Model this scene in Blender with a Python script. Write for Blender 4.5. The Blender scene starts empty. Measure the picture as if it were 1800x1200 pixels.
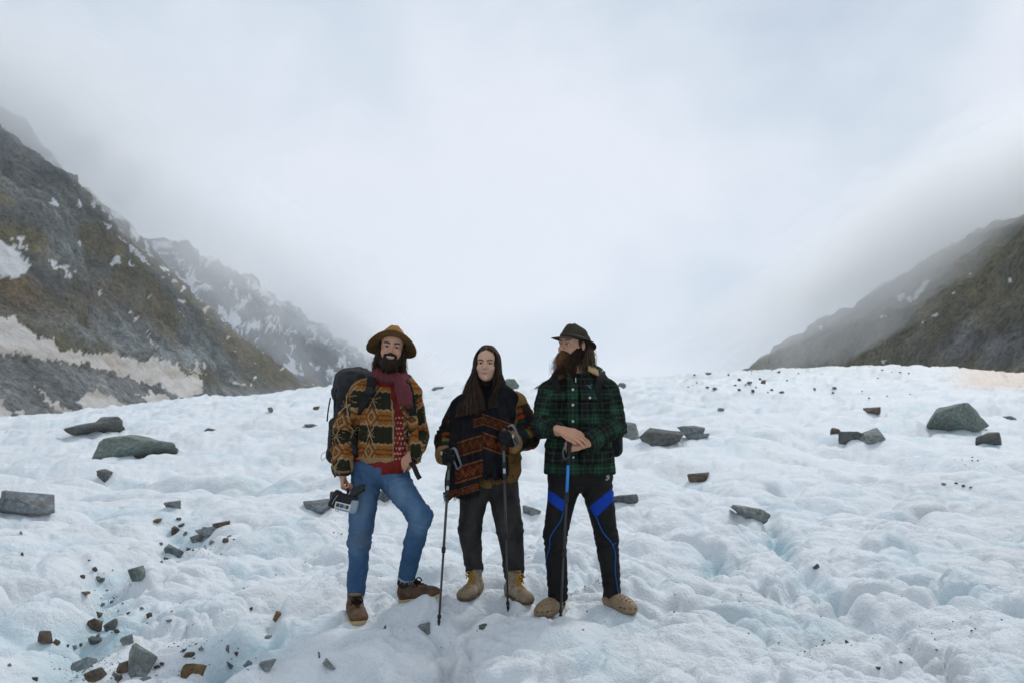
import bpy, bmesh, math, random
import numpy as np
from mathutils import Vector, Matrix

# ------------------------------------------------------------------ scene, camera, light
sc = bpy.context.scene
COL = sc.collection
R = math.radians
F = 1400.0                 # focal length in pixels of an 1800 x 1200 frame
CAM_Z = 1.38
PITCH = math.atan(100.0 / F)
cam_d = bpy.data.cameras.new('camera')
cam = bpy.data.objects.new('camera', cam_d)
COL.objects.link(cam)
cam_d.sensor_width = 36.0
cam_d.lens = F / 1800.0 * 36.0
cam_d.clip_start = 0.05
cam_d.clip_end = 20000.0
cam_d.dof.use_dof = True
cam_d.dof.focus_distance = 5.0
cam_d.dof.aperture_fstop = 4.0
cam.location = (0, 0, CAM_Z)
cam.rotation_euler = (R(90) + PITCH, 0, 0)
sc.camera = cam

sc.view_settings.view_transform = 'Standard'
sc.view_settings.look = 'None'
sc.view_settings.gamma = 1.0
sc.view_settings.exposure = 0.33
sc.view_settings.use_curve_mapping = False
sc.render.engine = 'CYCLES'
sc.cycles.use_denoising = True
sc.cycles.max_bounces = 6
sc.cycles.diffuse_bounces = 3
sc.cycles.glossy_bounces = 2
sc.cycles.transparent_max_bounces = 6
sc.cycles.volume_bounces = 4
sc.cycles.use_adaptive_sampling = True
sc.cycles.adaptive_threshold = 0.018
sc.cycles.adaptive_min_samples = 16
sc.cycles.caustics_reflective = False
sc.cycles.caustics_refractive = False

SUN_EL, SUN_AZ = R(50), R(38)     # azimuth measured from +Y towards +X
world = bpy.data.worlds.new('World')
sc.world = world
world.use_nodes = True
wn = world.node_tree.nodes
wl = world.node_tree.links
wn.clear()


def wnode(t, **kw):
    n = wn.new(t)
    for k, v in kw.items():
        setattr(n, k, v)
    return n


w_out = wnode('ShaderNodeOutputWorld')
w_bg = wnode('ShaderNodeBackground')
w_bg.inputs['Strength'].default_value = 0.1
w_sky = wnode('ShaderNodeTexSky', sky_type='NISHITA')
w_sky.sun_disc = False
w_sky.sun_elevation = SUN_EL
w_sky.sun_rotation = SUN_AZ
w_sky.altitude = 2500
w_tc = wnode('ShaderNodeTexCoord')
w_map = wnode('ShaderNodeMapping')
w_map.inputs['Scale'].default_value = (1.0, 1.0, 1.45)
w_map.inputs['Location'].default_value = (-8.75, 2.83, 7.05)
w_n1 = wnode('ShaderNodeTexNoise')
w_n1.inputs['Scale'].default_value = 2.1
w_n1.inputs['Detail'].default_value = 7.0
w_n1.inputs['Roughness'].default_value = 0.49
w_n1.inputs['Distortion'].default_value = 0.22
w_ramp = wnode('ShaderNodeValToRGB')
e = w_ramp.color_ramp.elements
e[0].position = 0.37
e[0].color = (0.445, 0.54, 0.655, 1)
e[1].position = 0.62
e[1].color = (0.82, 0.86, 0.935, 1)
m_ = w_ramp.color_ramp.elements.new(0.5)
m_.color = (0.655, 0.73, 0.83, 1)
w_mul = wnode('ShaderNodeVectorMath', operation='SCALE')
w_mul.inputs['Scale'].default_value = 8.2
w_mix = wnode('ShaderNodeMix', data_type='RGBA')
w_mix.inputs['Factor'].default_value = 0.97
wl.new(w_tc.outputs['Generated'], w_map.inputs['Vector'])
wl.new(w_map.outputs['Vector'], w_n1.inputs['Vector'])
wl.new(w_n1.outputs['Fac'], w_ramp.inputs['Fac'])
wl.new(w_ramp.outputs['Color'], w_mul.inputs[0])
wl.new(w_sky.outputs['Color'], w_mix.inputs['A'])
wl.new(w_mul.outputs['Vector'], w_mix.inputs['B'])
wl.new(w_mix.outputs['Result'], w_bg.inputs['Color'])
wl.new(w_bg.outputs['Background'], w_out.inputs['Surface'])

sun_d = bpy.data.lights.new('sun', 'SUN')
sun_d.energy = 1.5
sun_d.angle = R(12)
sun_d.color = (1.0, 0.97, 0.93)
sun = bpy.data.objects.new('sun', sun_d)
COL.objects.link(sun)
sdir = Vector((math.sin(SUN_AZ) * math.cos(SUN_EL), math.cos(SUN_AZ) * math.cos(SUN_EL), math.sin(SUN_EL)))
sun.rotation_euler = sdir.to_track_quat('Z', 'Y').to_euler()
sun.location = (0, 0, 60)


# ------------------------------------------------------------------ helpers
CP, SP = math.cos(PITCH), math.sin(PITCH)


def at(x, y, d):
    """world point seen at frame position x, y (1800 x 1200) standing d metres ahead"""
    u, v = (x - 900.0) / F, (600.0 - y) / F
    dy, dz = CP - v * SP, SP + v * CP
    k = d / dy
    return np.array([u * k, d, CAM_Z + dz * k])


def to_px(P):
    """frame position of world points (n,3)"""
    P = np.asarray(P, float)
    X, Y, Z = P[..., 0], P[..., 1], P[..., 2] - CAM_Z
    fw = Y * CP + Z * SP
    up = -Y * SP + Z * CP
    fw = np.where(fw < 1e-3, 1e-3, fw)
    return 900 + F * X / fw, 600 - F * up / fw


_rng = np.random.default_rng(7)
_PERM = np.tile(_rng.permutation(4096).astype(np.int32), 2)
_ANG = _rng.random(4096) * 2 * np.pi
_G2X, _G2Y = (np.cos(_ANG) * 1.25).astype(np.float32), (np.sin(_ANG) * 1.25).astype(np.float32)
_ZZ = _rng.random(4096) * 2 - 1
_RR = np.sqrt(1 - _ZZ ** 2)
_G3 = [(np.cos(_ANG) * _RR * 1.4).astype(np.float32), (np.sin(_ANG) * _RR * 1.4).astype(np.float32), (_ZZ * 1.4).astype(np.float32)]
_JX, _JY = _rng.random(4096).astype(np.float32), _rng.random(4096).astype(np.float32)


def noise(x, y, z=0.0, seed=0):
    """gradient noise, about -1..1; a plain number for z picks a flat slice"""
    x = np.asarray(x, np.float64)
    y = np.asarray(y, np.float64)
    ix, iy = np.floor(x), np.floor(y)
    fx, fy = (x - ix).astype(np.float32), (y - iy).astype(np.float32)
    ux, uy = fx ** 3 * (fx * (fx * 6 - 15) + 10), fy ** 3 * (fy * (fy * 6 - 15) + 10)
    ix, iy = ix.astype(np.int64), iy.astype(np.int64)
    if np.ndim(z) == 0:
        s = int(seed * 131 + float(z) * 977) & 4095
        px0, px1 = _PERM[(ix + s) & 4095], _PERM[(ix + 1 + s) & 4095]
        iy0, iy1 = iy & 4095, (iy + 1) & 4095
        h00, h10, h01, h11 = _PERM[px0 + iy0], _PERM[px1 + iy0], _PERM[px0 + iy1], _PERM[px1 + iy1]
        a = _G2X[h00] * fx + _G2Y[h00] * fy
        b = _G2X[h10] * (fx - 1) + _G2Y[h10] * fy
        c = _G2X[h01] * fx + _G2Y[h01] * (fy - 1)
        d = _G2X[h11] * (fx - 1) + _G2Y[h11] * (fy - 1)
        a = a + ux * (b - a)
        c = c + ux * (d - c)
        return a + uy * (c - a)
    z = np.asarray(z, np.float64)
    iz = np.floor(z)
    fz = (z - iz).astype(np.float32)
    uz = fz ** 3 * (fz * (fz * 6 - 15) + 10)
    iz = iz.astype(np.int64)
    s = (seed * 131) & 4095
    out = 0
    for dx in (0, 1):
        a = _PERM[(ix + dx + s) & 4095]
        wx = ux if dx else 1 - ux
        for dy in (0, 1):
            b = _PERM[a + ((iy + dy) & 4095)]
            wxy = wx * (uy if dy else 1 - uy)
            for dz in (0, 1):
                h = _PERM[b + ((iz + dz) & 4095)]
                out = out + wxy * (uz if dz else 1 - uz) * (_G3[0][h] * (fx - dx) + _G3[1][h] * (fy - dy) + _G3[2][h] * (fz - dz))
    return out


def fbm(x, y, z=0.0, octaves=4, seed=0, gain=0.5, lac=2.03):
    a, s, o = 1.0, 0.0, 0
    for i in range(octaves):
        o = o + a * noise(np.asarray(x) * lac ** i, np.asarray(y) * lac ** i, z * lac ** i if np.ndim(z) else z, seed + i * 17)
        s += a
        a *= gain
    return o / s


def worley(x, y, seed=0):
    """distance to the nearest and second nearest scattered point"""
    ix, iy = np.floor(x), np.floor(y)
    fx, fy = (x - ix).astype(np.float32), (y - iy).astype(np.float32)
    ix, iy = ix.astype(np.int64), iy.astype(np.int64)
    f1 = np.full(fx.shape, 9.0, np.float32)
    f2 = np.full(fx.shape, 9.0, np.float32)
    for dx in (-1, 0, 1):
        a = _PERM[(ix + dx + seed * 131) & 4095]
        for dy in (-1, 0, 1):
            h = _PERM[a + ((iy + dy) & 4095)]
            d = (_JX[h] + dx - fx) ** 2 + (_JY[h] + dy - fy) ** 2
            f2 = np.minimum(f2, np.maximum(d, f1))
            f1 = np.minimum(f1, d)
    return np.sqrt(f1), np.sqrt(f2)


def sstep(a, b, x):
    t = np.clip((np.asarray(x, float) - a) / (b - a), 0, 1)
    return t * t * (3 - 2 * t)


def mesh_np(name, verts, faces, mat=None, parent=None, smooth=True, col=None, attrs=None):
    """one mesh object from arrays; faces is (n,3) or (n,4) or a list"""
    me = bpy.data.meshes.new(name)
    verts = np.asarray(verts, np.float32)
    if isinstance(faces, np.ndarray):
        n, k = faces.shape
        me.vertices.add(len(verts))
        me.vertices.foreach_set('co', verts.ravel())
        me.loops.add(n * k)
        me.loops.foreach_set('vertex_index', faces.astype(np.int32).ravel())
        me.polygons.add(n)
        me.polygons.foreach_set('loop_start', np.arange(0, n * k, k, dtype=np.int32))
        me.polygons.foreach_set('loop_total', np.full(n, k, np.int32))
        me.update(calc_edges=True)
    else:
        me.from_pydata(verts.tolist(), [], faces)
        me.update()
    if smooth:
        me.polygons.foreach_set('use_smooth', np.ones(len(me.polygons), bool))
    if col is not None:
        a = me.color_attributes.new('Col', 'FLOAT_COLOR', 'POINT')
        c = np.ones((len(verts), 4), np.float32)
        c[:, :3] = np.broadcast_to(np.asarray(col, np.float32), (len(verts), 3))
        a.data.foreach_set('color', c.ravel())
    for k2, v in (attrs or {}).items():
        a = me.attributes.new(k2, 'FLOAT', 'POINT')
        a.data.foreach_set('value', np.asarray(v, np.float32))
    o = bpy.data.objects.new(name, me)
    COL.objects.link(o)
    if mat:
        me.materials.append(mat)
    if parent:
        o.parent = parent
        o.matrix_parent_inverse = parent.matrix_world.inverted()
    return o


def tag(o, label, cat=None, group=None, kind=None):
    if label:
        o['label'] = label
    if cat:
        o['category'] = cat
    if group:
        o['group'] = group
    if kind:
        o['kind'] = kind
    return o


def empty(name, loc):
    o = bpy.data.objects.new(name, None)
    o.empty_display_size = 0.1
    o.location = loc
    COL.objects.link(o)
    o.matrix_world = Matrix.Translation(Vector(loc))
    return o


def grid_faces(nr, nc):
    i = np.arange(nr - 1)[:, None] * nc + np.arange(nc - 1)[None, :]
    i = i.ravel()
    return np.stack([i, i + 1, i + nc + 1, i + nc], 1)


class Mat:
    """small node-tree builder"""

    def __init__(self, name, rough=0.8, spec=0.3, base=(0.5, 0.5, 0.5)):
        self.m = bpy.data.materials.new(name)
        self.m.use_nodes = True
        self.n = self.m.node_tree.nodes
        self.l = self.m.node_tree.links
        self.b = self.n['Principled BSDF']
        self.b.inputs['Roughness'].default_value = rough
        self.b.inputs['Specular IOR Level'].default_value = spec
        self.b.inputs['Base Color'].default_value = (*base, 1)
        self.tc = self.n.new('ShaderNodeTexCoord')

    def set(self, **kw):
        for k, v in kw.items():
            self.b.inputs[k.replace('_', ' ')].default_value = v
        return self

    def link(self, a, b):
        self.l.new(a, b)

    def noise(self, scale, detail=4, rough=0.55, vec=None, dist=0.0, stretch=None):
        n = self.n.new('ShaderNodeTexNoise')
        n.inputs['Scale'].default_value = scale
        n.inputs['Detail'].default_value = detail
        n.inputs['Roughness'].default_value = rough
        n.inputs['Distortion'].default_value = dist
        v = vec or self.tc.outputs['Object']
        if stretch:
            mp = self.n.new('ShaderNodeMapping')
            mp.inputs['Scale'].default_value = stretch
            self.link(v, mp.inputs['Vector'])
            v = mp.outputs['Vector']
        self.link(v, n.inputs['Vector'])
        return n.outputs['Fac']

    def voro(self, scale, feature='F1', out='Distance', rand=1.0):
        n = self.n.new('ShaderNodeTexVoronoi')
        n.feature = feature
        n.inputs['Scale'].default_value = scale
        n.inputs['Randomness'].default_value = rand
        self.link(self.tc.outputs['Object'], n.inputs['Vector'])
        return n.outputs[out]

    def ramp(self, fac, stops):
        n = self.n.new('ShaderNodeValToRGB')
        el = n.color_ramp.elements
        while len(el) < len(stops):
            el.new(0.5)
        for k, (p, c) in zip(el, stops):
            k.position = p
            k.color = (*c, 1) if not isinstance(c, (int, float)) else (c, c, c, 1)
        self.link(fac, n.inputs['Fac'])
        return n.outputs['Color']

    def math(self, op, a, b=None, clamp=False):
        n = self.n.new('ShaderNodeMath')
        n.operation = op
        n.use_clamp = clamp
        for i, v in enumerate((a, b)):
            if v is None:
                continue
            if isinstance(v, (int, float)):
                n.inputs[i].default_value = v
            else:
                self.link(v, n.inputs[i])
        return n.outputs[0]

    def mix(self, fac, a, b, mode='MIX'):
        n = self.n.new('ShaderNodeMix')
        n.data_type = 'RGBA'
        n.blend_type = mode
        for key, v in (('Factor', fac), ('A', a), ('B', b)):
            s = n.inputs[0] if key == 'Factor' else n.inputs[6 if key == 'A' else 7]
            if isinstance(v, (int, float)):
                s.default_value = v
            elif isinstance(v, tuple):
                s.default_value = (*v, 1)
            else:
                self.link(v, s)
        return n.outputs[2]

    def attr(self, name, out='Color'):
        n = self.n.new('ShaderNodeAttribute')
        n.attribute_name = name
        return n.outputs[out]

    def color(self, c):
        self.link(c, self.b.inputs['Base Color'])
        return self

    def bump(self, h, strength=0.3, dist=0.01):
        n = self.n.new('ShaderNodeBump')
        n.inputs['Strength'].default_value = strength
        n.inputs['Distance'].default_value = dist
        self.link(h, n.inputs['Height'])
        self.link(n.outputs['Normal'], self.b.inputs['Normal'])
        return self

# ------------------------------------------------------------------ the glacier
# broad shape: surface height by viewing column and distance
_cols = np.array([-2400, -900, 0, 330, 560, 900, 1100, 1330, 1530, 1800, 2700, 4200], float)
_edge = np.array([790, 770, 738, 712, 687, 672, 669, 651, 645, 661, 690, 720], float)     # where the ice meets what is behind
_dist = np.array([40, 40, 42, 46, 55, 62, 70, 80, 85, 85, 70, 60], float)


def row_z(y, d):
    v = (600.0 - y) / F
    return CAM_Z + d * (SP + v * CP) / (CP - v * SP)


FEET = []      # (x, y, z, looseness) contact points filled from the figures' poses


def macro(x, y):
    d = np.maximum(y, 0.6)
    X = 900 + F * x / d
    X = np.clip(X, -2400, 4200)
    ed = np.interp(X, _cols, _edge)
    D = np.interp(X, _cols, _dist)
    zc = row_z(ed, D)
    t = np.clip((y - 7.0) / (D - 7.0), 0, 1)
    z = zc * (0.55 * t + 0.45 * t * t * (3 - 2 * t))
    # right: a nearer swell in front of the dirty far hump
    k = sstep(1080, 1300, X)
    z = z + k * (0.55 * np.exp(-((y - 33) / 9.0) ** 2) - 0.55 * np.exp(-((y - 52) / 10.0) ** 2))
    # beyond the crest it falls away
    over = np.maximum(y - D, 0)
    z = z - np.minimum(over * 0.16 + over * over * 0.002, 30 + over * 0.012)
    # the ground slopes down a little towards the camera on the near side
    z = z - 0.05 * np.clip(4.2 - y, 0, 4)
    return z


def seg_dist(x, y, pts):
    best = np.full(np.shape(x), 1e9)
    for (ax, ay), (bx, by) in zip(pts[:-1], pts[1:]):
        vx, vy = bx - ax, by - ay
        t = np.clip(((x - ax) * vx + (y - ay) * vy) / (vx * vx + vy * vy), 0, 1)
        best = np.minimum(best, np.hypot(x - ax - t * vx, y - ay - t * vy))
    return best


def ground_pt(px, py, z=0.0):
    v = (600.0 - py) / F
    d = (z - CAM_Z) * (CP - v * SP) / (SP + v * CP)
    return at(px, py, d)


def gpoly(pts):
    return [tuple(ground_pt(*p)[:2]) for p in pts]


# melt channels, traced on the ground plane: points, half width, depth
CHANNELS = [
    (gpoly([(1345, 905), (1390, 985), (1455, 1015), (1475, 1035), (1530, 1090), (1640, 1165), (1760, 1215)]), 0.085, 0.11),
    (gpoly([(1090, 1000), (1170, 1060), (1300, 1105), (1420, 1150), (1560, 1200), (1650, 1240)]), 0.08, 0.07),
    (gpoly([(1000, 1046), (1050, 1052), (1110, 1075), (1160, 1092)]), 0.05, 0.10),
    (gpoly([(690, 1050), (740, 1075), (800, 1085), (830, 1075)]), 0.09, 0.10),
    (gpoly([(330, 930), (300, 975), (215, 985), (190, 1040), (165, 1095), (110, 1150), (60, 1200)]), 0.13, 0.13),
    (gpoly([(300, 920), (390, 955), (470, 960), (580, 975)]), 0.10, 0.09),
    (gpoly([(520, 1030), (470, 1080), (480, 1120), (400, 1180), (380, 1220)]), 0.07, 0.10),
    (gpoly([(1190, 860), (1290, 895), (1420, 905), (1600, 925), (1820, 960)]), 0.16, 0.12),
    (gpoly([(1130, 940), (1230, 960), (1262, 985)]), 0.09, 0.16),
    (gpoly([(1090, 800), (1300, 815), (1560, 838), (1850, 860)]), 0.2, 0.14),
    (gpoly([(0, 850), (200, 862), (420, 880), (560, 850)]), 0.2, 0.14),
    (gpoly([(1560, 1020), (1650, 1035), (1800, 1075)]), 0.1, 0.10),
]
PITS = [(1243, 985, 0.13, 0.2), (1170, 1020, 0.08, 0.08), (1400, 965, 0.07, 0.12), (890, 1105, 0.10, 0.10), (1340, 805, 0.25, 0.16),
        (1455, 822, 0.3, 0.16), (1350, 880, 0.12, 0.13), (560, 1100, 0.06, 0.06), (370, 1045, 0.09, 0.09), (520, 985, 0.1, 0.09),
        (980, 1165, 0.10, 0.06), (1120, 1180, 0.11, 0.06), (1560, 1085, .12, .07), (740, 1062, .14, .10)]


def relief(x, y):
    d = np.maximum(np.hypot(x, y), 1)
    wx = x + 0.30 * fbm(x * 0.9, y * 0.9, 0, 3, 5) + 0.07 * noise(x * 4, y * 4, 0, 8)
    wy = y + 0.30 * fbm(x * 0.9, y * 0.9, 0, 3, 6) + 0.07 * noise(x * 4, y * 4, 0, 9)
    ca, sa = math.cos(R(-32)), math.sin(R(-32))
    rx, ry = wx * ca - wy * sa, wx * sa + wy * ca
    z = 0.26 * fbm(x / 3.2, y / 3.2, 0, 3, 21) + 0.5 * fbm(x / 14.0, y / 14.0, 0, 2, 22) * sstep(8, 25, d)

    def dome(s, ar, seed, qx, qy):
        f1, f2 = worley(qx / (s * ar), qy / s, seed)
        h = 1 - np.minimum(f1, 1.1) ** 2
        return h - 0.65 + 0.35 * (sstep(0, 0.35, f2 - f1) - 0.75)
    m1 = 0.45 + 1.1 * np.clip(fbm(x / 2.7, y / 2.7, 0, 2, 31) * 1.6 + 0.4, 0, 1)
    m2 = 0.55 + 1.1 * np.clip(fbm(x / 1.3, y / 1.3, 0, 2, 32) * 1.6 + 0.4, 0, 1)
    m3 = 0.45 + 1.3 * np.clip(fbm(x / 0.8, y / 0.8, 0, 2, 33) * 1.6 + 0.35, 0, 1)
    a = dome(1.0, 1.7, 41, rx, ry)
    b = dome(0.46, 1.45, 42, rx + 0.12 * noise(x * 2.3, y * 2.3, 0, 71), ry + 0.12 * noise(x * 2.3, y * 2.3, 0, 72))
    c = dome(0.19, 1.3, 43, wx + 0.05 * noise(x * 6, y * 6, 0, 73), wy)
    e = dome(0.085, 1.2, 44, wx, wy)
    far = sstep(5.5, 12, d)
    crust = 0.5 * (1 - np.abs(noise(wx * 9, wy * 9, 0, 61)) * 2.4) + 0.35 * (1 - np.abs(noise(wx * 21, wy * 21, 0, 62)) * 2.4) + 0.3 * noise(x * 40, y * 40, 0, 63)
    z = z + 0.010 * crust * np.clip(0.35 + 1.2 * fbm(x / 0.9, y / 0.9, 0, 3, 64), 0.05, 1.2) * (1 - sstep(9, 16, d))
    z = z + 0.17 * a * m1 + 0.125 * b * m2 * (1 - 0.5 * far) + 0.058 * c * m3 * (1 - 0.85 * far) + 0.016 * e * m3 * (1 - far) + 0.022 * fbm(x * 5, y * 5, 0, 4, 34)
    # long low benches further out
    z = z + (0.22 * fbm(x / 5.0, y / 1.9, 0, 3, 36) + 0.10 * (1 - np.abs(fbm(x / 3.0 + 9, y / 1.6, 0, 2, 37)) * 3)) * sstep(7, 16, d)
    z = z * (1 + 0.25 * sstep(12, 40, d))
    for pts, w, dep in CHANNELS:
        xs = [p[0] for p in pts]
        ys = [p[1] for p in pts]
        sel = (x > min(xs) - 1.2) & (x < max(xs) + 1.2) & (y > min(ys) - 1.2) & (y < max(ys) + 1.2)
        if np.any(sel):
            q = seg_dist(wx[sel] * 0.5 + x[sel] * 0.5, wy[sel] * 0.5 + y[sel] * 0.5, pts)
            z[sel] -= dep * (np.exp(-(q / w) ** 2) + 0.35 * np.exp(-(q / (w * 3)) ** 2))
    for px, py, r, dep in PITS:
        p = ground_pt(px, py)
        q2 = ((wx - p[0]) / r) ** 2 * 0.8 + ((wy - p[1]) / (r * 1.2)) ** 2
        z = z - dep * np.exp(-q2 ** 1.6)
    return z


_fix = None


def raw_height(x, y):
    x = np.asarray(x, float)
    y = np.asarray(y, float)
    return macro(x, y) + relief(np.atleast_1d(x), np.atleast_1d(y)).reshape(x.shape)


def height(x, y):
    global _fix
    z = raw_height(x, y)
    if FEET:
        P = np.array(FEET)
        if _fix is None:
            K = np.exp(-((P[:, None, 0] - P[None, :, 0]) ** 2 + (P[:, None, 1] - P[None, :, 1]) ** 2) / 0.13 ** 2)
            r = P[:, 2] - raw_height(P[:, 0], P[:, 1])
            _fix = np.linalg.solve(K + np.diag(P[:, 3]), r)
        for (fx, fy, fz, _), wgt in zip(FEET, _fix):
            z = z + wgt * np.exp(-((x - fx) ** 2 + (y - fy) ** 2) / 0.13 ** 2)
    return z


def build_ice():
    Xc = np.concatenate([np.linspace(-2300, -80, 60)[:-1], np.linspace(-80, 1880, 560), np.linspace(1880, 4100, 60)[1:]])
    d = np.concatenate([np.linspace(0.9, 3.4, 70)[:-1], np.geomspace(3.4, 12, 390)[:-1], np.geomspace(12, 95, 190)[:-1],
                        np.geomspace(95, 9000, 60)])
    Y, X = np.meshgrid(d, (Xc - 900) / F, indexing='ij')
    X = X * np.maximum(Y, 2.2)
    x, y = X.ravel(), Y.ravel()
    z = height(x, y)
    px, py = 900 + F * x / np.maximum(y, 0.6), None
    # dirt that has melted out on the surface: its own patches
    dirt = sstep(0.02, 0.42, fbm(x / 1.5, y / 1.5, 3.0, 4, 51)) * 0.55
    far = sstep(40, 60, y) * sstep(1090, 1230, px) * (1 - sstep(1600, 1720, px))
    dirt = dirt + far * (0.45 + 0.5 * fbm(x / 4, y / 8, 0, 3, 52))
    for cx, cy, rx, ry, a in ((190, 1115, 80, 40, 1.0), (330, 930, 90, 28, .55), (560, 930, 90, 26, .5), (190, 1000, 60, 40, .35), (1450, 1120, 130, 40, .6),
                              (1600, 1090, 160, 40, .35), (1280, 1040, 160, 35, .4), (880, 1000, 50, 24, .7), (40, 870, 80, 30, .4), (1720, 905, 120, 25, .4),
                              (1320, 950, 90, 22, .4), (250, 880, 130, 20, .5), (1600, 1170, 120, 26, .5)):
        c = ground_pt(cx, cy)
        e1, e2 = ground_pt(cx + rx, cy), ground_pt(cx, cy - ry)
        sx, sy = abs(e1[0] - c[0]), abs(e2[1] - c[1])
        q = ((x - c[0]) / sx) ** 2 + ((y - c[1]) / sy) ** 2
        dirt = dirt + a * np.exp(-q) * (0.55 + 0.9 * fbm(x * 2.2, y * 2.2, 1.0, 3, 55))
    tx, ty = to_px(np.stack([x, y, z], 1))
    tan = sstep(1640, 1730, tx + 30 * fbm(x / 5, y / 5, 0, 2, 57)) * sstep(30, 36, y + 2 * fbm(x / 4, y / 4, 0, 2, 58))
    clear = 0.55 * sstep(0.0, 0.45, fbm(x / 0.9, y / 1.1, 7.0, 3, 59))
    # hollows painted bluer with depth for light inside the ice, plus bare melt ice
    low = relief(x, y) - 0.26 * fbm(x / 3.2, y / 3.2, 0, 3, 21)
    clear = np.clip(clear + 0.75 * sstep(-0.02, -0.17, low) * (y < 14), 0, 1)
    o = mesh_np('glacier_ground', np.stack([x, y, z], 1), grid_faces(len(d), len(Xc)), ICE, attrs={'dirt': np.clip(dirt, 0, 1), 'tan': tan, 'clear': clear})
    o['kind'] = 'structure'
    return o


def ice_material():
    m = Mat('weathered_ice', rough=0.5, spec=0.35)
    n1 = m.noise(2.2, 5, 0.6)
    n2 = m.noise(38, 5, 0.65)
    cl = m.math('MULTIPLY', m.attr('clear', 'Fac'), 0.85)  # scattered clear patches, plus the blue light painted into hollows
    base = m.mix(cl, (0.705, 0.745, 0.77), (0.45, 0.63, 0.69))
    base = m.mix(m.ramp(n1, [(0.35, 0.0), (0.75, 0.30)]), base, (0.74, 0.77, 0.785))
    # faint grey film and dark grit, both gathered in the dirt patches
    d = m.attr('dirt', 'Fac')
    film = m.math('MULTIPLY', d, m.ramp(m.noise(9, 6, 0.65), [(0.35, 0.05), (0.75, 0.9)]))
    base = m.mix(m.math('MULTIPLY', film, 0.75), base, (0.33, 0.30, 0.25))
    base = m.mix(m.attr('tan', 'Fac'), base, (0.66, 0.56, 0.48))
    grit = m.noise(75, 3, 0.7)
    thr = m.math('SUBTRACT', 0.735, m.math('MULTIPLY', d, 0.115))
    g = m.math('MULTIPLY', m.math('SUBTRACT', grit, thr), 40.0, clamp=True)
    base = m.mix(m.math('MULTIPLY', g, 0.85), base, (0.10, 0.085, 0.07))
    m.color(base)
    h = m.math('ADD', n2, m.math('MULTIPLY', m.noise(130, 3, 0.6), 0.4))
    h = m.math('ADD', h, m.math('MULTIPLY', m.noise(14, 4, 0.6), 1.4))
    m.bump(h, 0.8, 0.022)
    return m.m


ICE = ice_material()

# ------------------------------------------------------------------ valley sides
def in_poly(px, py, poly):
    inside = np.zeros(px.shape, bool)
    n = len(poly)
    for i in range(n):
        x0, y0 = poly[i]
        x1, y1 = poly[(i + 1) % n]
        c = (y0 > py) != (y1 > py)
        with np.errstate(divide='ignore', invalid='ignore'):
            xi = (x1 - x0) * (py - y0) / (y1 - y0 + 1e-9) + x0
        inside ^= c & (px < xi)
    return inside


def interp_pts(t, ts, pts):
    pts = np.array(pts, float)
    return np.stack([np.interp(t, ts, pts[:, k]) for k in range(3)], -1)


def slope(name, ts, base, ridge, nt, ns, rough, seed, paint, mat, sprof=None, gully=1.0):
    """a mountain flank from foot to crest with the far side behind it"""
    B = np.array([at(*p) for p in base])
    C = np.array([at(*p) for p in ridge])
    # resample t by screen length so that near and far parts get equal detail
    t = np.linspace(ts[0], ts[-1], nt)
    b = np.stack([np.interp(t, ts, B[:, k]) for k in range(3)], -1)
    c = np.stack([np.interp(t, ts, C[:, k]) for k in range(3)], -1)
    s = np.concatenate([np.linspace(0, 1, ns) ** 1.6, np.linspace(1, 1.6, max(ns // 5, 6))[1:]])
    S, T = np.meshgrid(s, t, indexing='ij')
    f = np.minimum(S, 1)[..., None]
    P = b[None] * (1 - f) + c[None] * f
    L = np.linalg.norm(c - b, axis=1)[None, :]
    if sprof:
        lift = np.interp(np.minimum(S, 1), *zip(*sprof))
        P[..., 2] += lift * (c[None, :, 2] - b[None, :, 2])
    back = np.maximum(S - 1, 0)
    P[..., 1] += back * 900
    P[..., 2] -= back * 420 + back ** 2 * 300
    along = np.cumsum(np.r_[0, np.linalg.norm(np.diff(0.5 * (b + c), axis=0), axis=1)])[None, :] * np.ones_like(S)
    up = S * L
    g = 1 - np.abs(fbm(along / 70.0 + 0.4 * fbm(along / 50, up / 50, 0, 3, seed + 1), up / 170.0, 0, 4, seed)) * 2.2
    rk = fbm(P[..., 0] / 60, P[..., 1] / 60, P[..., 2] / 60, 6, seed + 3, gain=0.58)
    rk2 = 1 - np.abs(fbm(P[..., 0] / 22, P[..., 1] / 22, P[..., 2] / 16, 4, seed + 5)) * 2
    k = rough * sstep(0, 0.18, S) * (0.4 + 0.6 * np.minimum(L / 400, 1.5))
    amp = k * (9 * gully * g * sstep(0.2, 0.5, S) + 20 * rk + 7 * rk2)
    nrm = np.cross(np.gradient(P, axis=1), np.gradient(P, axis=0))
    nrm /= np.linalg.norm(nrm, axis=-1, keepdims=True) + 1e-9
    if nrm[ns // 2, nt // 2, 2] < 0:
        nrm = -nrm
    P = P + nrm * amp[..., None]
    V = P.reshape(-1, 3)
    px, py = to_px(V)
    col, snow = paint(px, py, V, S.ravel(), T.ravel(), along.ravel(), up.ravel(), g.ravel(), rk.ravel())
    o = mesh_np(name, V, grid_faces(len(s), nt), mat, col=col, attrs={'snow': snow})
    o['kind'] = 'structure'
    return o


def lerp3(a, b, t):
    return np.asarray(a) * (1 - t[:, None]) + np.asarray(b) * t[:, None]


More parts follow.
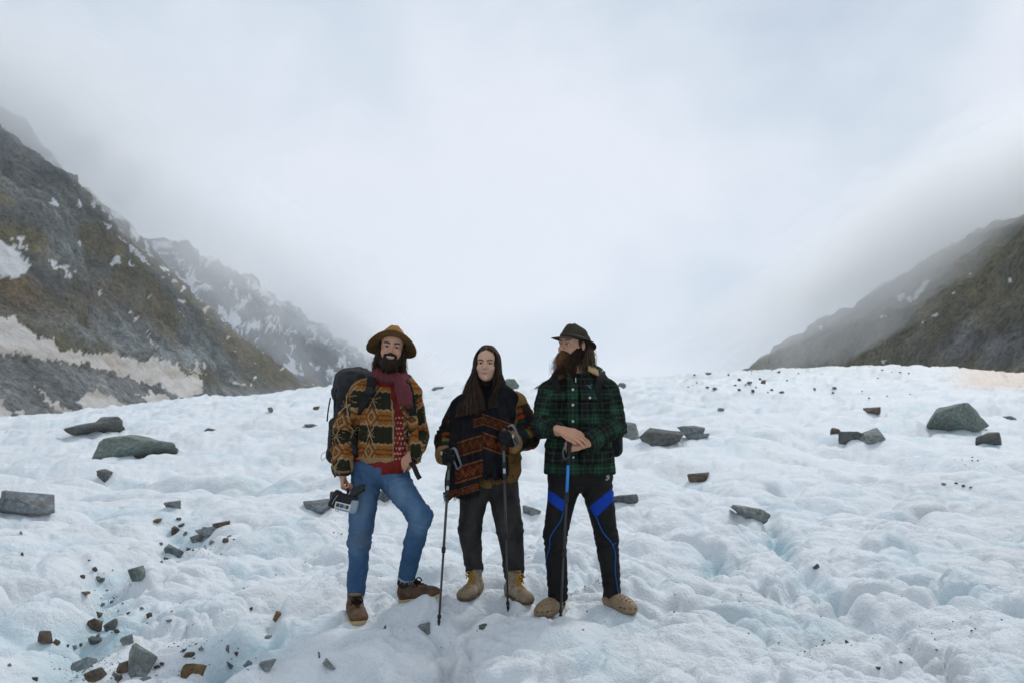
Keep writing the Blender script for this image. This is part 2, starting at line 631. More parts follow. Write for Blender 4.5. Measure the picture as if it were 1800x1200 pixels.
SNOW_L = [
    [(-60, 420), (10, 428), (40, 445), (52, 470), (40, 488), (10, 484), (-60, 490)],
    [(-300, 520), (-80, 540), (0, 552), (25, 562), (60, 590), (95, 598), (110, 618), (150, 622), (205, 620), (240, 634), (285, 628), (330, 655), (362, 676),
     (360, 694), (320, 698), (285, 680), (240, 668), (200, 655), (160, 640), (110, 637), (60, 625), (0, 618), (-80, 600), (-300, 600)],
    [(140, 700), (165, 684), (180, 690), (232, 714), (205, 728), (175, 728), (150, 716)],
    [(240, 694), (280, 690), (305, 706), (300, 714), (262, 708)],
    [(60, 680), (75, 690), (110, 716), (150, 728), (110, 726), (80, 705)],
    [(-60, 690), (0, 700), (22, 732), (-60, 736)], [(25, 716), (45, 728), (30, 735)], [(330, 648), (365, 655), (345, 660)],
    [(82, 456), (136, 482), (128, 484), (84, 460)], [(20, 412), (55, 438), (30, 428)],
    [(218, 540), (250, 570), (222, 548)], [(250, 572), (272, 600), (276, 610), (255, 582)],
    [(405, 668), (430, 672), (432, 676), (408, 674)], [(180, 395), (196, 398), (190, 404)],
]
SNOW_L[8:8] = []


def soft_mask(px, py, polys, jit, seed):
    jx = jit * fbm(px / 16, py / 16, 0, 3, seed)
    jy = jit * fbm(px / 16, py / 16, 5, 3, seed + 1)
    m = np.zeros(px.shape)
    for p in polys:
        m = np.maximum(m, in_poly(px + jx, py + jy, p).astype(float))
    return m


def paint_left(px, py, V, s, t, al, up, g, rk):
    n1 = fbm(al / 90, up / 200, 0, 5, 101)
    n2 = fbm(V[:, 0] / 18, V[:, 1] / 18, V[:, 2] / 18, 5, 102)
    n3 = fbm(al / 14, up / 60, 0, 4, 103)
    rock = lerp3((0.050, 0.060, 0.060), (0.155, 0.17, 0.165), np.clip(0.5 + 1.3 * n2, 0, 1))
    grass = lerp3((0.058, 0.062, 0.030), (0.125, 0.100, 0.044), np.clip(0.5 + 1.4 * n3, 0, 1))
    brown = np.array([0.105, 0.072, 0.034])
    kg = sstep(-0.12, 0.22, n1 + 0.5 * n2 + 0.10)
    col = rock * (1 - kg[:, None]) + grass * kg[:, None]
    kb = np.exp(-((px - 90) / 130.) ** 2 - ((py - 530) / 50.) ** 2) + .7 * np.exp(-((px - 430) / 60.) ** 2 - ((py - 600) / 45.) ** 2)
    kb = np.clip(kb * (0.7 + 1.2 * n2), 0, 1)
    col = col * (1 - kb[:, None]) + brown * kb[:, None]
    # pale cliff above the snow band
    kc = np.clip((np.exp(-((px - 190) / 110.) ** 2 - ((py - 585 - (px - 190) * 0.22) / 28.) ** 2)
                  + np.exp(-((px - 330) / 60.) ** 2 - ((py - 628) / 22.) ** 2)) * (0.8 + 1.6 * n3), 0, 1)
    col = col * (1 - kc[:, None]) + np.array([0.20, 0.225, 0.23]) * kc[:, None]
    # scree apron below
    ap = sstep(0, 26, py - np.interp(px, [-300, 0, 100, 200, 300, 400, 560], [560, 606, 622, 640, 660, 668, 672]) + 10 * n2)
    scree = lerp3((0.105, 0.112, 0.112), (0.185, 0.192, 0.19), np.clip(0.5 + 1.8 * n2, 0, 1))
    col = col * (1 - ap[:, None]) + scree * ap[:, None]
    snow = soft_mask(px, py, SNOW_L, 16, 104)
    fl = noise(al / 15 + noise(up / 14, al / 14, 0, 6), up / 22, 0, 105) + 0.6 * noise(al / 5, up / 9, 0, 106)
    where = np.clip(0.30 - 0.0009 * (py - 250), 0.0, 0.35) * (1 - ap)
    near_ridge = sstep(0.45, 0.95, s)
    snow = np.maximum(snow, sstep(0.0, 0.05, fl - 0.74 + 0.22 * near_ridge + 0.26 * np.exp(-((px - 330) / 150.) ** 2) * (1 - ap) * sstep(.3, .6, s) - ap * 0.05))
    tint = lerp3((0.80, 0.77, 0.73), (0.50, 0.42, 0.34), np.clip(0.25 + 1.3 * fbm(al / 25, up / 8, 0, 3, 107), 0, 1) * sstep(520, 600, py))
    tint = tint * (1 - 0.0) + 0
    upper = sstep(560, 480, py)
    tint = tint * (1 - upper[:, None]) + np.array([0.80, 0.82, 0.84]) * upper[:, None]
    col = col * (1 - snow[:, None]) + tint * snow[:, None]
    return col, snow


def paint_far(px, py, V, s, t, al, up, g, rk):
    n2 = fbm(V[:, 0] / 45, V[:, 1] / 45, V[:, 2] / 45, 5, 112)
    col = lerp3((0.030, 0.036, 0.040), (0.085, 0.095, 0.10), np.clip(0.5 + 1.4 * n2, 0, 1))
    fl = fbm(al / 45 + 0.5 * fbm(al / 30, up / 30, 0, 2, 8), up / 110, 0, 5, 113, gain=0.7)
    snow = sstep(0.0, 0.05, fl - 0.09)
    low = in_poly(px, py, [(470, 645), (490, 643), (560, 678), (520, 684)]).astype(float)
    snow = np.maximum(snow, low)
    col = col * (1 - snow[:, None]) + np.array([0.80, 0.83, 0.86]) * snow[:, None]
    return col, snow


SNOW_R = [[(1618, 500), (1636, 488), (1628, 505), (1616, 522), (1600, 530), (1608, 516)], [(1574, 520), (1590, 516), (1584, 530)],
          [(1590, 526), (1600, 520), (1604, 533)], [(1452, 552), (1470, 548), (1462, 556)], [(1440, 574), (1452, 576), (1444, 580)],
          [(1546, 552), (1556, 555), (1548, 558)], [(1668, 518), (1680, 510), (1676, 516)], [(1636, 556), (1646, 550), (1642, 559)],
          [(1550, 634), (1560, 630), (1554, 640)], [(1702, 480), (1708, 476), (1708, 482)], [(1770, 490), (1780, 492), (1772, 496)],
          [(1620, 566), (1630, 566), (1626, 570)], [(1652, 532), (1660, 530), (1655, 536)]]


def paint_right(px, py, V, s, t, al, up, g, rk):
    n1 = fbm(al / 60, up / 200, 0, 5, 121)
    n2 = fbm(V[:, 0] / 14, V[:, 1] / 14, V[:, 2] / 14, 5, 122)
    n3 = fbm(al / 16, up / 90, 0, 4, 123)
    grass = lerp3((0.050, 0.058, 0.022), (0.135, 0.112, 0.042), np.clip(0.5 + 1.5 * n3, 0, 1))
    rock = lerp3((0.060, 0.062, 0.062), (0.17, 0.165, 0.16), np.clip(0.5 + 1.6 * n2, 0, 1))
    kr = np.clip(sstep(0.25, -0.1, n1 + 0.05) * 0.25 + np.exp(-((px - 1740) / 120.) ** 2 - ((py - 610) / 45.) ** 2) * (0.9 + n2), 0, 1)
    kr = np.clip(kr + 0.6 * sstep(0.3, 0.5, n2 + 0.4 * n1), 0, 1)
    col = grass * (1 - kr[:, None]) + rock * kr[:, None]
    snow = soft_mask(px, py, SNOW_R, 7, 124)
    col = col * (1 - snow[:, None]) + np.array([0.80, 0.82, 0.84]) * snow[:, None]
    return col, snow


def mountain_material():
    m = Mat('mountain_rock', rough=0.9, spec=0.15)
    n = m.noise(0.55, 6, 0.75)
    n2 = m.noise(0.09, 5, 0.65)
    c = m.attr('Col')
    sn = m.attr('snow', 'Fac')
    k = m.math('MULTIPLY', m.math('MULTIPLY', m.ramp(n, [(0.32, 0.14), (0.68, 1.0)]), 2.25), m.math('MULTIPLY', m.ramp(n2, [(0.3, 0.42), (0.7, 1.0)]), 1.4))
    var = m.mix(1.0, c, k, 'MULTIPLY')
    m.color(m.mix(sn, var, c))
    m.bump(m.math('ADD', n, m.math('MULTIPLY', n2, 3.0)), 1.0, 2.6)
    return m.m


MTN = mountain_material()


def build_mountains():
    slope('mountain_slope_left', [0, .22, .42, .58, .74, .88, 1.0, 1.1],
          [(-700, 790, 150), (-40, 752, 170), (230, 730, 220), (340, 714, 290), (450, 700, 400), (530, 692, 580), (585, 690, 800), (650, 705, 950)],
          [(-700, -250, 300), (-300, -20, 340), (-2, 245, 400), (130, 345, 480), (285, 502, 620), (420, 612, 780), (520, 676, 950), (640, 714, 1100)],
          460, 210, 0.8, 300, paint_left, MTN, sprof=[(0, 0), (0.25, -0.05), (0.5, -0.03), (0.8, 0.02), (1, 0)])
    slope('mountain_ridge_behind', [0, .3, .6, 1.0],
          [(-250, 700, 700), (0, 700, 700), (250, 700, 750), (420, 700, 800)],
          [(-250, 60, 700), (0, 205, 720), (170, 362, 760), (330, 520, 850)],
          150, 90, 0.9, 330, paint_far, MTN)
    slope('mountain_slope_far', [0, .3, .5, .7, 1.0],
          [(150, 700, 1500), (350, 700, 1500), (480, 700, 1500), (580, 700, 1500), (760, 705, 1500)],
          [(130, 460, 1900), (285, 440, 1900), (400, 490, 1950), (500, 560, 1950), (720, 708, 2000)],
          260, 150, 1.5, 360, paint_far, MTN, gully=2.0)
    slope('mountain_slope_right', [0, .15, .3, .5, .75, 1.0, 1.25],
          [(1290, 690, 700), (1350, 680, 480), (1440, 676, 360), (1560, 676, 280), (1720, 680, 210), (1900, 700, 160), (2500, 720, 110)],
          [(1285, 692, 850), (1335, 654, 640), (1440, 584, 500), (1560, 508, 420), (1720, 432, 340), (1900, 350, 280), (2500, 0, 230)],
          310, 170, 0.75, 400, paint_right, MTN, sprof=[(0, 0), (0.15, 0.05), (0.3, 0.07), (0.6, 0.03), (1, 0)])
    slope('mountain_spur_far', [0, .5, 1.0],
          [(1270, 700, 1500), (1340, 700, 1500), (1420, 700, 1500)],
          [(1295, 668, 1600), (1345, 632, 1600), (1440, 600, 1600)],
          60, 40, 0.8, 430, paint_far, MTN)


# ------------------------------------------------------------------ air
def vol_material(name, dens, colr, aniso=0.0):
    m = bpy.data.materials.new(name)
    m.use_nodes = True
    n = m.node_tree.nodes
    for k in list(n):
        n.remove(k)
    out = n.new('ShaderNodeOutputMaterial')
    v = n.new('ShaderNodeVolumePrincipled')
    v.inputs['Color'].default_value = (*colr, 1)
    v.inputs['Density'].default_value = dens
    v.inputs['Anisotropy'].default_value = aniso
    m.node_tree.links.new(v.outputs[0], out.inputs['Volume'])
    return m


def low_cloud(px, py, d, rx, ry, rz, od, seed, tilt=0.0, lump=0.4, shells=3):  # low cloud hugging the mountain tops, built as volume shells
    """a lumpy body of mist, thickest at its core; radii in metres, od = optical depth through the middle"""
    bm = bmesh.new()
    bmesh.ops.create_icosphere(bm, subdivisions=5, radius=1.0)
    U = np.array([v.co[:] for v in bm.verts])
    Fc = np.array([[v.index for v in f.verts] for f in bm.faces])
    bm.free()
    p = at(px, py, d)
    mat = vol_material('cloud', od / (2 * ry * shells * 0.8), (0.990, 0.996, 1.0), 0.4)
    for k in range(shells):
        n = fbm(U[:, 0] * 1.9 + seed, U[:, 1] * 1.9, U[:, 2] * 1.9 + k * 0.15, 5, seed, gain=0.62)
        V = U * ((1.22 - 0.30 * k) * (1 + lump * 2.2 * n))[:, None] * np.array([rx, ry, rz])
        c, s = math.cos(R(tilt)), math.sin(R(tilt))
        V = np.stack([V[:, 0] * c - V[:, 2] * s, V[:, 1], V[:, 0] * s + V[:, 2] * c], 1)
        o = mesh_np('low_cloud', V, Fc, mat)
        o.location = p
        o['kind'] = 'stuff'


def build_air():
    lo, hi = np.array([-2600., -60., -75.]), np.array([2600., 3200., 760.])
    v = [[(lo, hi)[i & 1][0], (lo, hi)[(i >> 1) & 1][1], (lo, hi)[(i >> 2) & 1][2]] for i in range(8)]
    f = [(0, 2, 3, 1), (4, 5, 7, 6), (0, 1, 5, 4), (2, 6, 7, 3), (0, 4, 6, 2), (1, 3, 7, 5)]
    o = mesh_np('haze', v, f, vol_material('haze', 0.00018, (0.95, 0.97, 1.0)), smooth=False)
    o['kind'] = 'stuff'
    low_cloud(140, 255, 470, 150, 60, 24, 1.2, 3, -42)
    low_cloud(-20, 130, 400, 120, 70, 40, 0.9, 4, -20)
    low_cloud(500, 455, 1750, 290, 150, 85, 1.4, 5, -38)
    low_cloud(640, 600, 1650, 170, 120, 50, 1.1, 6, -26)
    low_cloud(1730, 338, 315, 115, 50, 24, 2.2, 7, 30)
    low_cloud(1560, 440, 420, 70, 45, 12, 1.3, 8, 31)

# ------------------------------------------------------------------ modelling tools for figures and gear
V3 = lambda *a: np.array(a, float)


def unit(v):
    v = np.asarray(v, float)
    return v / (np.linalg.norm(v) + 1e-12)


def rotm(yaw=0.0, pitch=0.0, roll=0.0):
    """degrees: roll about y, then pitch about x, then yaw about z"""
    return np.array(Matrix.Rotation(R(yaw), 3, 'Z') @ Matrix.Rotation(R(pitch), 3, 'X') @ Matrix.Rotation(R(roll), 3, 'Y'))


class Prim:
    def __init__(self, f, lo, hi, k, sub=False, name=''):
        self.f, self.lo, self.hi, self.k, self.sub, self.name = f, np.asarray(lo, float), np.asarray(hi, float), k, sub, name


def cap(a, b, ra, rb=None, k=0.02, flat=None, sub=False, name=''):
    """tapered capsule; flat = (direction, ratio) squeezes it"""
    a, b = np.asarray(a, float), np.asarray(b, float)
    rb = ra if rb is None else rb
    mid = (a + b) / 2
    if flat is not None:
        n, q = unit(flat[0]), flat[1]

    def sq(p):
        return p + ((p - mid) @ n)[..., None] * n * (1 / q - 1)
    A, B = (sq(a), sq(b)) if flat is not None else (a, b)
    ab = B - A
    L2 = ab @ ab + 1e-12

    def f(p):
        if flat is not None:
            p = sq(p)
        pa = p - A
        t = np.clip(pa @ ab / L2, 0, 1)
        d = np.linalg.norm(pa - t[..., None] * ab, axis=-1) - (ra + (rb - ra) * t)
        return d * (q if flat is not None and q < 1 else 1.0) if flat is not None else d
    r = max(ra, rb) * (max(1.0, flat[1]) if flat is not None else 1.0)
    return Prim(f, np.minimum(a, b) - r, np.maximum(a, b) + r, k, sub, name)


def ell(c, r, M=None, k=0.02, sub=False, name=''):
    c, r = np.asarray(c, float), np.asarray(r, float)
    M = np.eye(3) if M is None else np.asarray(M, float)

    def f(p):
        q = (p - c) @ M
        k0 = np.linalg.norm(q / r, axis=-1)
        k1 = np.linalg.norm(q / (r * r), axis=-1)
        return k0 * (k0 - 1) / (k1 + 1e-9)
    e = np.abs(M) @ r
    return Prim(f, c - e, c + e, k, sub, name)


def rbox(c, half, M=None, rnd=0.01, k=0.01, sub=False, name=''):
    c, half = np.asarray(c, float), np.asarray(half, float)
    M = np.eye(3) if M is None else np.asarray(M, float)

    def f(p):
        q = np.abs((p - c) @ M) - (half - rnd)
        return np.linalg.norm(np.maximum(q, 0), axis=-1) + np.minimum(q.max(-1), 0) - rnd
    e = np.abs(M) @ half
    return Prim(f, c - e, c + e, k, sub, name)


def xf(prims, M, o, s=1.0):
    """the same shapes placed by rotation M, origin o and scale s"""
    out = []
    M = np.asarray(M, float)
    o = np.asarray(o, float)
    for p in prims:
        g = p.f
        cs = np.array([[(p.lo, p.hi)[(i >> j) & 1][j] for j in range(3)] for i in range(8)]) * s @ M.T + o
        out.append(Prim((lambda q, g=g: g((q - o) @ M / s) * s), cs.min(0), cs.max(0), p.k * s, p.sub, p.name))
    return out


def nets(prims, h, cuts=(), zfine=None):
    """smooth union of the shapes turned into quads; cuts are (point, outward normal) planes"""
    lo = np.min([p.lo for p in prims if not p.sub], 0) - 3 * h
    hi = np.max([p.hi for p in prims if not p.sub], 0) + 3 * h
    ax = [np.arange(lo[i], hi[i] + h, h) for i in range(3)]
    if zfine:
        zs, z = [], lo[2]
        while z < hi[2]:
            zs.append(z)
            z += h if any(a <= z <= b for a, b in zfine) else h * 4
        zs.append(z)
        ax[2] = np.array(zs)
    sh = tuple(len(a) for a in ax)
    D = np.full(sh, 0.5, np.float32)
    for p in prims:
        m = p.k + 3 * h
        sl = []
        for i in range(3):
            i0 = max(int(np.searchsorted(ax[i], p.lo[i] - m)) - 1, 0)
            i1 = min(int(np.searchsorted(ax[i], p.hi[i] + m)) + 1, sh[i])
            sl.append(slice(i0, max(i1, i0)))
        if any(q.stop <= q.start for q in sl):
            continue
        G = np.stack(np.meshgrid(ax[0][sl[0]], ax[1][sl[1]], ax[2][sl[2]], indexing='ij'), -1)
        d = p.f(G).astype(np.float32)
        blk = D[tuple(sl)]
        k = max(p.k, 1e-4)
        if p.sub:
            hh = np.maximum(k - np.abs(blk + d), 0) / k
            D[tuple(sl)] = np.maximum(blk, -d) + hh * hh * k * 0.25
        else:
            hh = np.maximum(k - np.abs(blk - d), 0) / k
            D[tuple(sl)] = np.minimum(blk, d) - hh * hh * k * 0.25
    if len(cuts):
        G = np.stack(np.meshgrid(*ax, indexing='ij'), -1)
        for c in cuts:
            if callable(c):
                D = np.maximum(D, c(G).astype(np.float32))
            else:
                D = np.maximum(D, ((G - np.asarray(c[0])) @ unit(c[1])).astype(np.float32))
    ins = D < 0
    cnt = np.zeros((sh[0] - 1, sh[1] - 1, sh[2] - 1), np.int8)
    offs = [(i, j, k) for i in (0, 1) for j in (0, 1) for k in (0, 1)]
    for i, j, k in offs:
        cnt += ins[i:sh[0] - 1 + i, j:sh[1] - 1 + j, k:sh[2] - 1 + k]
    act = (cnt > 0) & (cnt < 8)
    I, J, K = np.nonzero(act)
    idx = np.full(act.shape, -1, np.int32)
    idx[I, J, K] = np.arange(len(I))
    acc = np.zeros((len(I), 3))
    num = np.zeros(len(I))
    for o1 in offs:
        for axis in range(3):
            if o1[axis]:
                continue
            o2 = list(o1)
            o2[axis] = 1
            d1 = D[I + o1[0], J + o1[1], K + o1[2]]
            d2 = D[I + o2[0], J + o2[1], K + o2[2]]
            cr = (d1 < 0) != (d2 < 0)
            t = np.where(cr, d1 / np.where(cr, d1 - d2, 1), 0)
            for a in range(3):
                acc[:, a] += np.where(cr, o1[a] + (t if a == axis else 0), 0)
            num += cr
    acc /= np.maximum(num, 1)[:, None]
    base = np.stack([I, J, K], 1)
    V = np.zeros((len(I), 3))
    for a in range(3):
        x0 = ax[a][base[:, a]]
        V[:, a] = x0 + acc[:, a] * (ax[a][base[:, a] + 1] - x0)
    Q = []
    for a in range(3):
        b, c = (a + 1) % 3, (a + 2) % 3
        s1 = [slice(None)] * 3
        s2 = [slice(None)] * 3
        s1[a], s2[a] = slice(0, sh[a] - 1), slice(1, sh[a])
        for s in (s1, s2):
            s[b] = slice(1, sh[b] - 1)
            s[c] = slice(1, sh[c] - 1)
        i1, i2 = ins[tuple(s1)], ins[tuple(s2)]
        E = np.argwhere(i1 != i2)
        flip = i1[tuple(E.T)]
        E[:, b] += 1
        E[:, c] += 1

        def cell(db, dc):
            e2 = E.copy()
            e2[:, b] += db
            e2[:, c] += dc
            return idx[tuple(e2.T)]
        q = np.stack([cell(-1, -1), cell(0, -1), cell(0, 0), cell(-1, 0)], 1)
        q[~flip] = q[~flip][:, ::-1]
        Q.append(q)
    Q = np.concatenate(Q)
    Q = Q[(Q >= 0).all(1)]
    return V, Q


def vnormals(V, Q):
    n = np.cross(V[Q[:, 2]] - V[Q[:, 0]], V[Q[:, 3 % Q.shape[1]]] - V[Q[:, 1]]) if Q.shape[1] == 4 else np.cross(V[Q[:, 1]] - V[Q[:, 0]], V[Q[:, 2]] - V[Q[:, 0]])
    N = np.zeros_like(V)
    for i in range(Q.shape[1]):
        for a in range(3):
            N[:, a] += np.bincount(Q[:, i], n[:, a], len(V))
    return N / (np.linalg.norm(N, axis=1, keepdims=True) + 1e-12)


def relax(V, Q, n=1, w=0.5):
    for _ in range(n):
        S = np.zeros_like(V)
        c = np.zeros(len(V))
        for i in range(4):
            a, b = Q[:, i], Q[:, (i + 1) % 4]
            for p, q in ((a, b), (b, a)):
                for k in range(3):
                    S[:, k] += np.bincount(p, V[q, k], len(V))
                c += np.bincount(p, minlength=len(V))
        V = V * (1 - w) + w * S / np.maximum(c, 1)[:, None]
    return V


def chain(P, pts):
    """along-distance, angle and distance of points P to a polyline"""
    pts = [np.asarray(p, float) for p in pts]
    best = np.full(len(P), 1e9)
    al = np.zeros(len(P))
    an = np.zeros(len(P))
    s0 = 0.0
    ref = V3(0, -1, 0)
    for a, b in zip(pts[:-1], pts[1:]):
        ab = b - a
        L = np.linalg.norm(ab)
        t = ((P - a) @ ab) / (L * L)
        tc = np.clip(t, 0, 1)
        r = P - a - tc[:, None] * ab
        d = np.linalg.norm(r, axis=1)
        w = unit(ab)
        e1 = unit(ref - (ref @ w) * w)
        e2 = np.cross(w, e1)
        m = d < best
        best[m] = d[m]
        al[m] = (s0 + t * L)[m]
        an[m] = np.arctan2(r @ e2, r @ e1)[m]
        s0 += L
    return al, an, best


def spline(pts, n):
    """smooth curve through points"""
    p = np.asarray(pts, float)
    if len(p) == 2:
        t = np.linspace(0, 1, n)[:, None]
        return p[0] * (1 - t) + p[1] * t
    q = np.vstack([2 * p[0] - p[1], p, 2 * p[-1] - p[-2]])
    u = np.linspace(0, len(p) - 1 - 1e-6, n)
    i = u.astype(int)
    t = (u - i)[:, None]
    a, b, c, d = q[i], q[i + 1], q[i + 2], q[i + 3]
    return 0.5 * (2 * b + (c - a) * t + (2 * a - 5 * b + 4 * c - d) * t ** 2 + (3 * b - a - 3 * c + d) * t ** 3)


def tube_arrays(pts, radii, seg=8, ends=True):
    p = np.asarray(pts, float)
    n = len(p)
    r = np.broadcast_to(np.asarray(radii, float), (n,))
    T = np.gradient(p, axis=0)
    T /= np.linalg.norm(T, axis=1, keepdims=True) + 1e-12
    e = np.cross(T[0], V3(0.31, 0.2, 0.93))
    if np.linalg.norm(e) < 1e-3:
        e = np.cross(T[0], V3(1, 0, 0))
    e = unit(e)
    ring = []
    for i in range(n):
        e = unit(e - (e @ T[i]) * T[i])
        f = np.cross(T[i], e)
        a = np.linspace(0, 2 * np.pi, seg, endpoint=False)[:, None]
        ring.append(p[i] + r[i] * (np.cos(a) * e + np.sin(a) * f))
    V = np.concatenate(ring)
    i = (np.arange(n - 1)[:, None] * seg + np.arange(seg)[None]).ravel()
    j = (np.arange(n - 1)[:, None] * seg + (np.arange(seg)[None] + 1) % seg).ravel()
    Q = np.stack([i, j, j + seg, i + seg], 1)
    if ends:
        for k, (c, ringi) in enumerate(((p[0], 0), (p[-1], n - 1))):
            m = len(V)
            V = np.vstack([V, c])
            a = ringi * seg + np.arange(seg)
            b = ringi * seg + (np.arange(seg) + 1) % seg
            mm = np.full(seg, m)
            Q = np.vstack([Q, np.stack([b, a, mm, mm] if k == 0 else [a, b, mm, mm], 1)])
    return V, Q


def fix_quads(Q):
    return [tuple(dict.fromkeys(q)) for q in Q.tolist()]


def join(parts):
    Vs, Qs, n = [], [], 0
    for V, Q in parts:
        Vs.append(V)
        Qs.append(Q + n)
        n += len(V)
    return np.concatenate(Vs), np.concatenate(Qs)


def tube(name, pts, radii, mat, parent=None, seg=8, n=None, col=None):
    if n:
        u = np.linspace(0, 1, len(pts))
        rr = np.interp(np.linspace(0, 1, n), u, np.broadcast_to(np.asarray(radii, float), (len(pts),)))
        pts, radii = spline(pts, n), rr
    V, Q = tube_arrays(pts, radii, seg)
    return mesh_np(name, V, fix_quads(Q), mat, parent, col=col)


def ribbon_arrays(pts, width, thick, normals, n=20):
    p = spline(pts, n)
    N = spline(normals, n) if len(np.shape(normals)) == 2 else np.broadcast_to(np.asarray(normals, float), (n, 3))
    T = np.gradient(p, axis=0)
    T /= np.linalg.norm(T, axis=1, keepdims=True) + 1e-12
    B = np.cross(T, N)
    B /= np.linalg.norm(B, axis=1, keepdims=True) + 1e-12
    M = np.cross(B, T)
    w = np.broadcast_to(np.asarray(width, float), (n,))[:, None] / 2
    t = thick / 2
    prof = [(-1, -.6), (-.9, -1), (.9, -1), (1, -.6), (1, .6), (.9, 1), (-.9, 1), (-1, .6)]
    V = np.stack([p + B * w * a + M * t * b for a, b in prof], 1).reshape(-1, 3)
    i = (np.arange(n - 1)[:, None] * 8 + np.arange(8)[None]).ravel()
    j = (np.arange(n - 1)[:, None] * 8 + (np.arange(8)[None] + 1) % 8).ravel()
    Q = np.stack([i, j, j + 8, i + 8], 1)
    return V, Q[:, ::-1], [tuple(range(8)), tuple(range((n - 1) * 8 + 7, (n - 1) * 8 - 1, -1))]


def ribbon(name, pts, width, thick, normals, mat, parent=None, n=20, col=None):
    V, Q, caps = ribbon_arrays(pts, width, thick, normals, n)
    return mesh_np(name, V, Q.tolist() + caps, mat, parent, smooth=False, col=col)


def solid(name, prims, h, mat, parent=None, col=(0.5, 0.5, 0.5), paint=None, disp=None, cuts=(), zfine=None, smooth_it=1):
    V, Q = nets(prims, h, cuts, zfine)
    if smooth_it:
        V = relax(V, Q, smooth_it, 0.45)
    if disp is not None:
        V = V + vnormals(V, Q) * np.asarray(disp(V))[:, None]
    c = paint(V, vnormals(V, Q)) if paint else col
    return mesh_np(name, V, Q, mat, parent, col=c)


def strands(name, curves, radius, mat, parent, cols, rng, taper=0.25, seg=3):
    """locks of hair: curves is a list of (k,3) arrays"""
    Vs, Qs, Cs, n0 = [], [], [], 0
    for c, colr in zip(curves, cols):
        k = len(c)
        r = radius * (0.6 + 0.8 * rng.random()) * np.linspace(1, taper, k)
        V, Q = tube_arrays(c, r, seg, ends=False)
        Vs.append(V)
        Qs.append(Q + n0)
        Cs.append(np.broadcast_to(colr, (len(V), 3)))
        n0 += len(V)
    return mesh_np(name, np.concatenate(Vs), np.concatenate(Qs), mat, parent, col=np.concatenate(Cs))


def col_material(name, rough=0.85, spec=0.2, grain=260.0, var=0.35, bump=0.25, bdist=0.002, sheen=0.0, sss=0.0, big=7.0):
    """surface whose own colours are stored with the mesh, with grain and wear from noise"""
    m = Mat(name, rough, spec)
    c = m.attr('Col')
    n = m.noise(grain, 3, 0.6)
    n2 = m.noise(big, 4, 0.6)
    k = m.math('MULTIPLY', m.ramp(n, [(0.25, 1 - var), (0.75, 1 + var)]), m.ramp(n2, [(0.3, 1 - var * 0.6), (0.7, 1 + var * 0.6)]))
    m.color(m.mix(1.0, c, k, 'MULTIPLY'))
    if bump:
        m.bump(m.math('ADD', n, m.math('MULTIPLY', n2, 0.5)), bump, bdist)
    if sheen:
        m.set(Sheen_Weight=sheen)
    if sss:
        m.set(Subsurface_Weight=sss, Subsurface_Scale=0.006, Subsurface_Radius=(1.0, 0.35, 0.2))
    return m.m


SKIN = col_material('skin', 0.6, 0.25, 420, 0.10, 0.12, 0.001, big=30)
CLOTH = col_material('wool_cloth', 0.97, 0.04, 330, 0.28, 0.6, 0.004)
DENIM = col_material('denim', 0.95, 0.06, 420, 0.22, 0.4, 0.002, big=11)
LEATHER = col_material('leather', 0.68, 0.2, 120, 0.25, 0.4, 0.002, big=18)
NYLON = col_material('nylon', 0.75, 0.12, 500, 0.12, 0.35, 0.002, big=14)
PLASTIC = col_material('plastic', 0.5, 0.25, 90, 0.08, 0.05, 0.001)
METAL = col_material('painted_metal', 0.32, 0.5, 160, 0.10, 0.03, 0.001)
HAIR = col_material('hair', 0.7, 0.12, 180, 0.35, 0.0, sheen=0.0, big=40)
EYE = col_material('eye', 0.25, 0.3, 60, 0.02, 0.0)
FELT = col_material('felt', 0.95, 0.05, 300, 0.15, 0.3, 0.002, big=16)


# ---- anatomy -------------------------------------------------------------
def head_prims(fem=False):
    w = 0.94 if fem else 1.0
    P = [ell((0, 0.018, 0.045), (0.076 * w, 0.096, 0.086), k=0.0, name='skull'),
         ell((0, -0.028, -0.022), (0.063 * w, 0.066, 0.088 if not fem else 0.082), k=0.03),
         ell((0, -0.040, -0.072), (0.047 * (0.84 if fem else 1.0), 0.046, 0.038), k=0.03),
         ell((0, -0.078, -0.094), (0.021, 0.017, 0.017), k=0.02),
         ell((0, -0.062, 0.045), (0.055 * w, 0.030, 0.040), k=0.03)]
    P += [cap((-0.044, -0.077, 0.020), (0.044, -0.077, 0.020), 0.011 if not fem else 0.009, k=0.016)]
    for s in (-1, 1):
        P += [ell((s * 0.040 * w, -0.068, -0.028), (0.022, 0.022, 0.020), k=0.022),
              ell((s * 0.0775 * w, 0.012, -0.004), (0.009, 0.019, 0.031), rotm(s * 18), k=0.008),
              ell((s * 0.031, -0.100, 0.003), (0.019, 0.016, 0.0125), k=0.012, sub=True),
              ell((s * 0.031, -0.0795, 0.0085), (0.0170, 0.0138, 0.0078), k=0.003),
              ell((s * 0.031, -0.0790, -0.0070), (0.0165, 0.0134, 0.0060), k=0.004)]
    P += [cap((0, -0.086, 0.012), (0, -0.114, -0.030), 0.0072, 0.0108, k=0.009),
          ell((0.0115, -0.102, -0.036), (0.0075, 0.009, 0.0065), k=0.007), ell((-0.0115, -0.102, -0.036), (0.0075, 0.009, 0.0065), k=0.007),
          cap((-0.019, -0.088, -0.060), (0.019, -0.088, -0.060), 0.0075, k=0.008), cap((-0.016, -0.089, -0.071), (0.016, -0.089, -0.071), 0.0080, k=0.008),
          rbox((0, -0.1015, -0.0655), (0.021, 0.006, 0.0016), rnd=0.001, k=0.004, sub=True)]
    return P


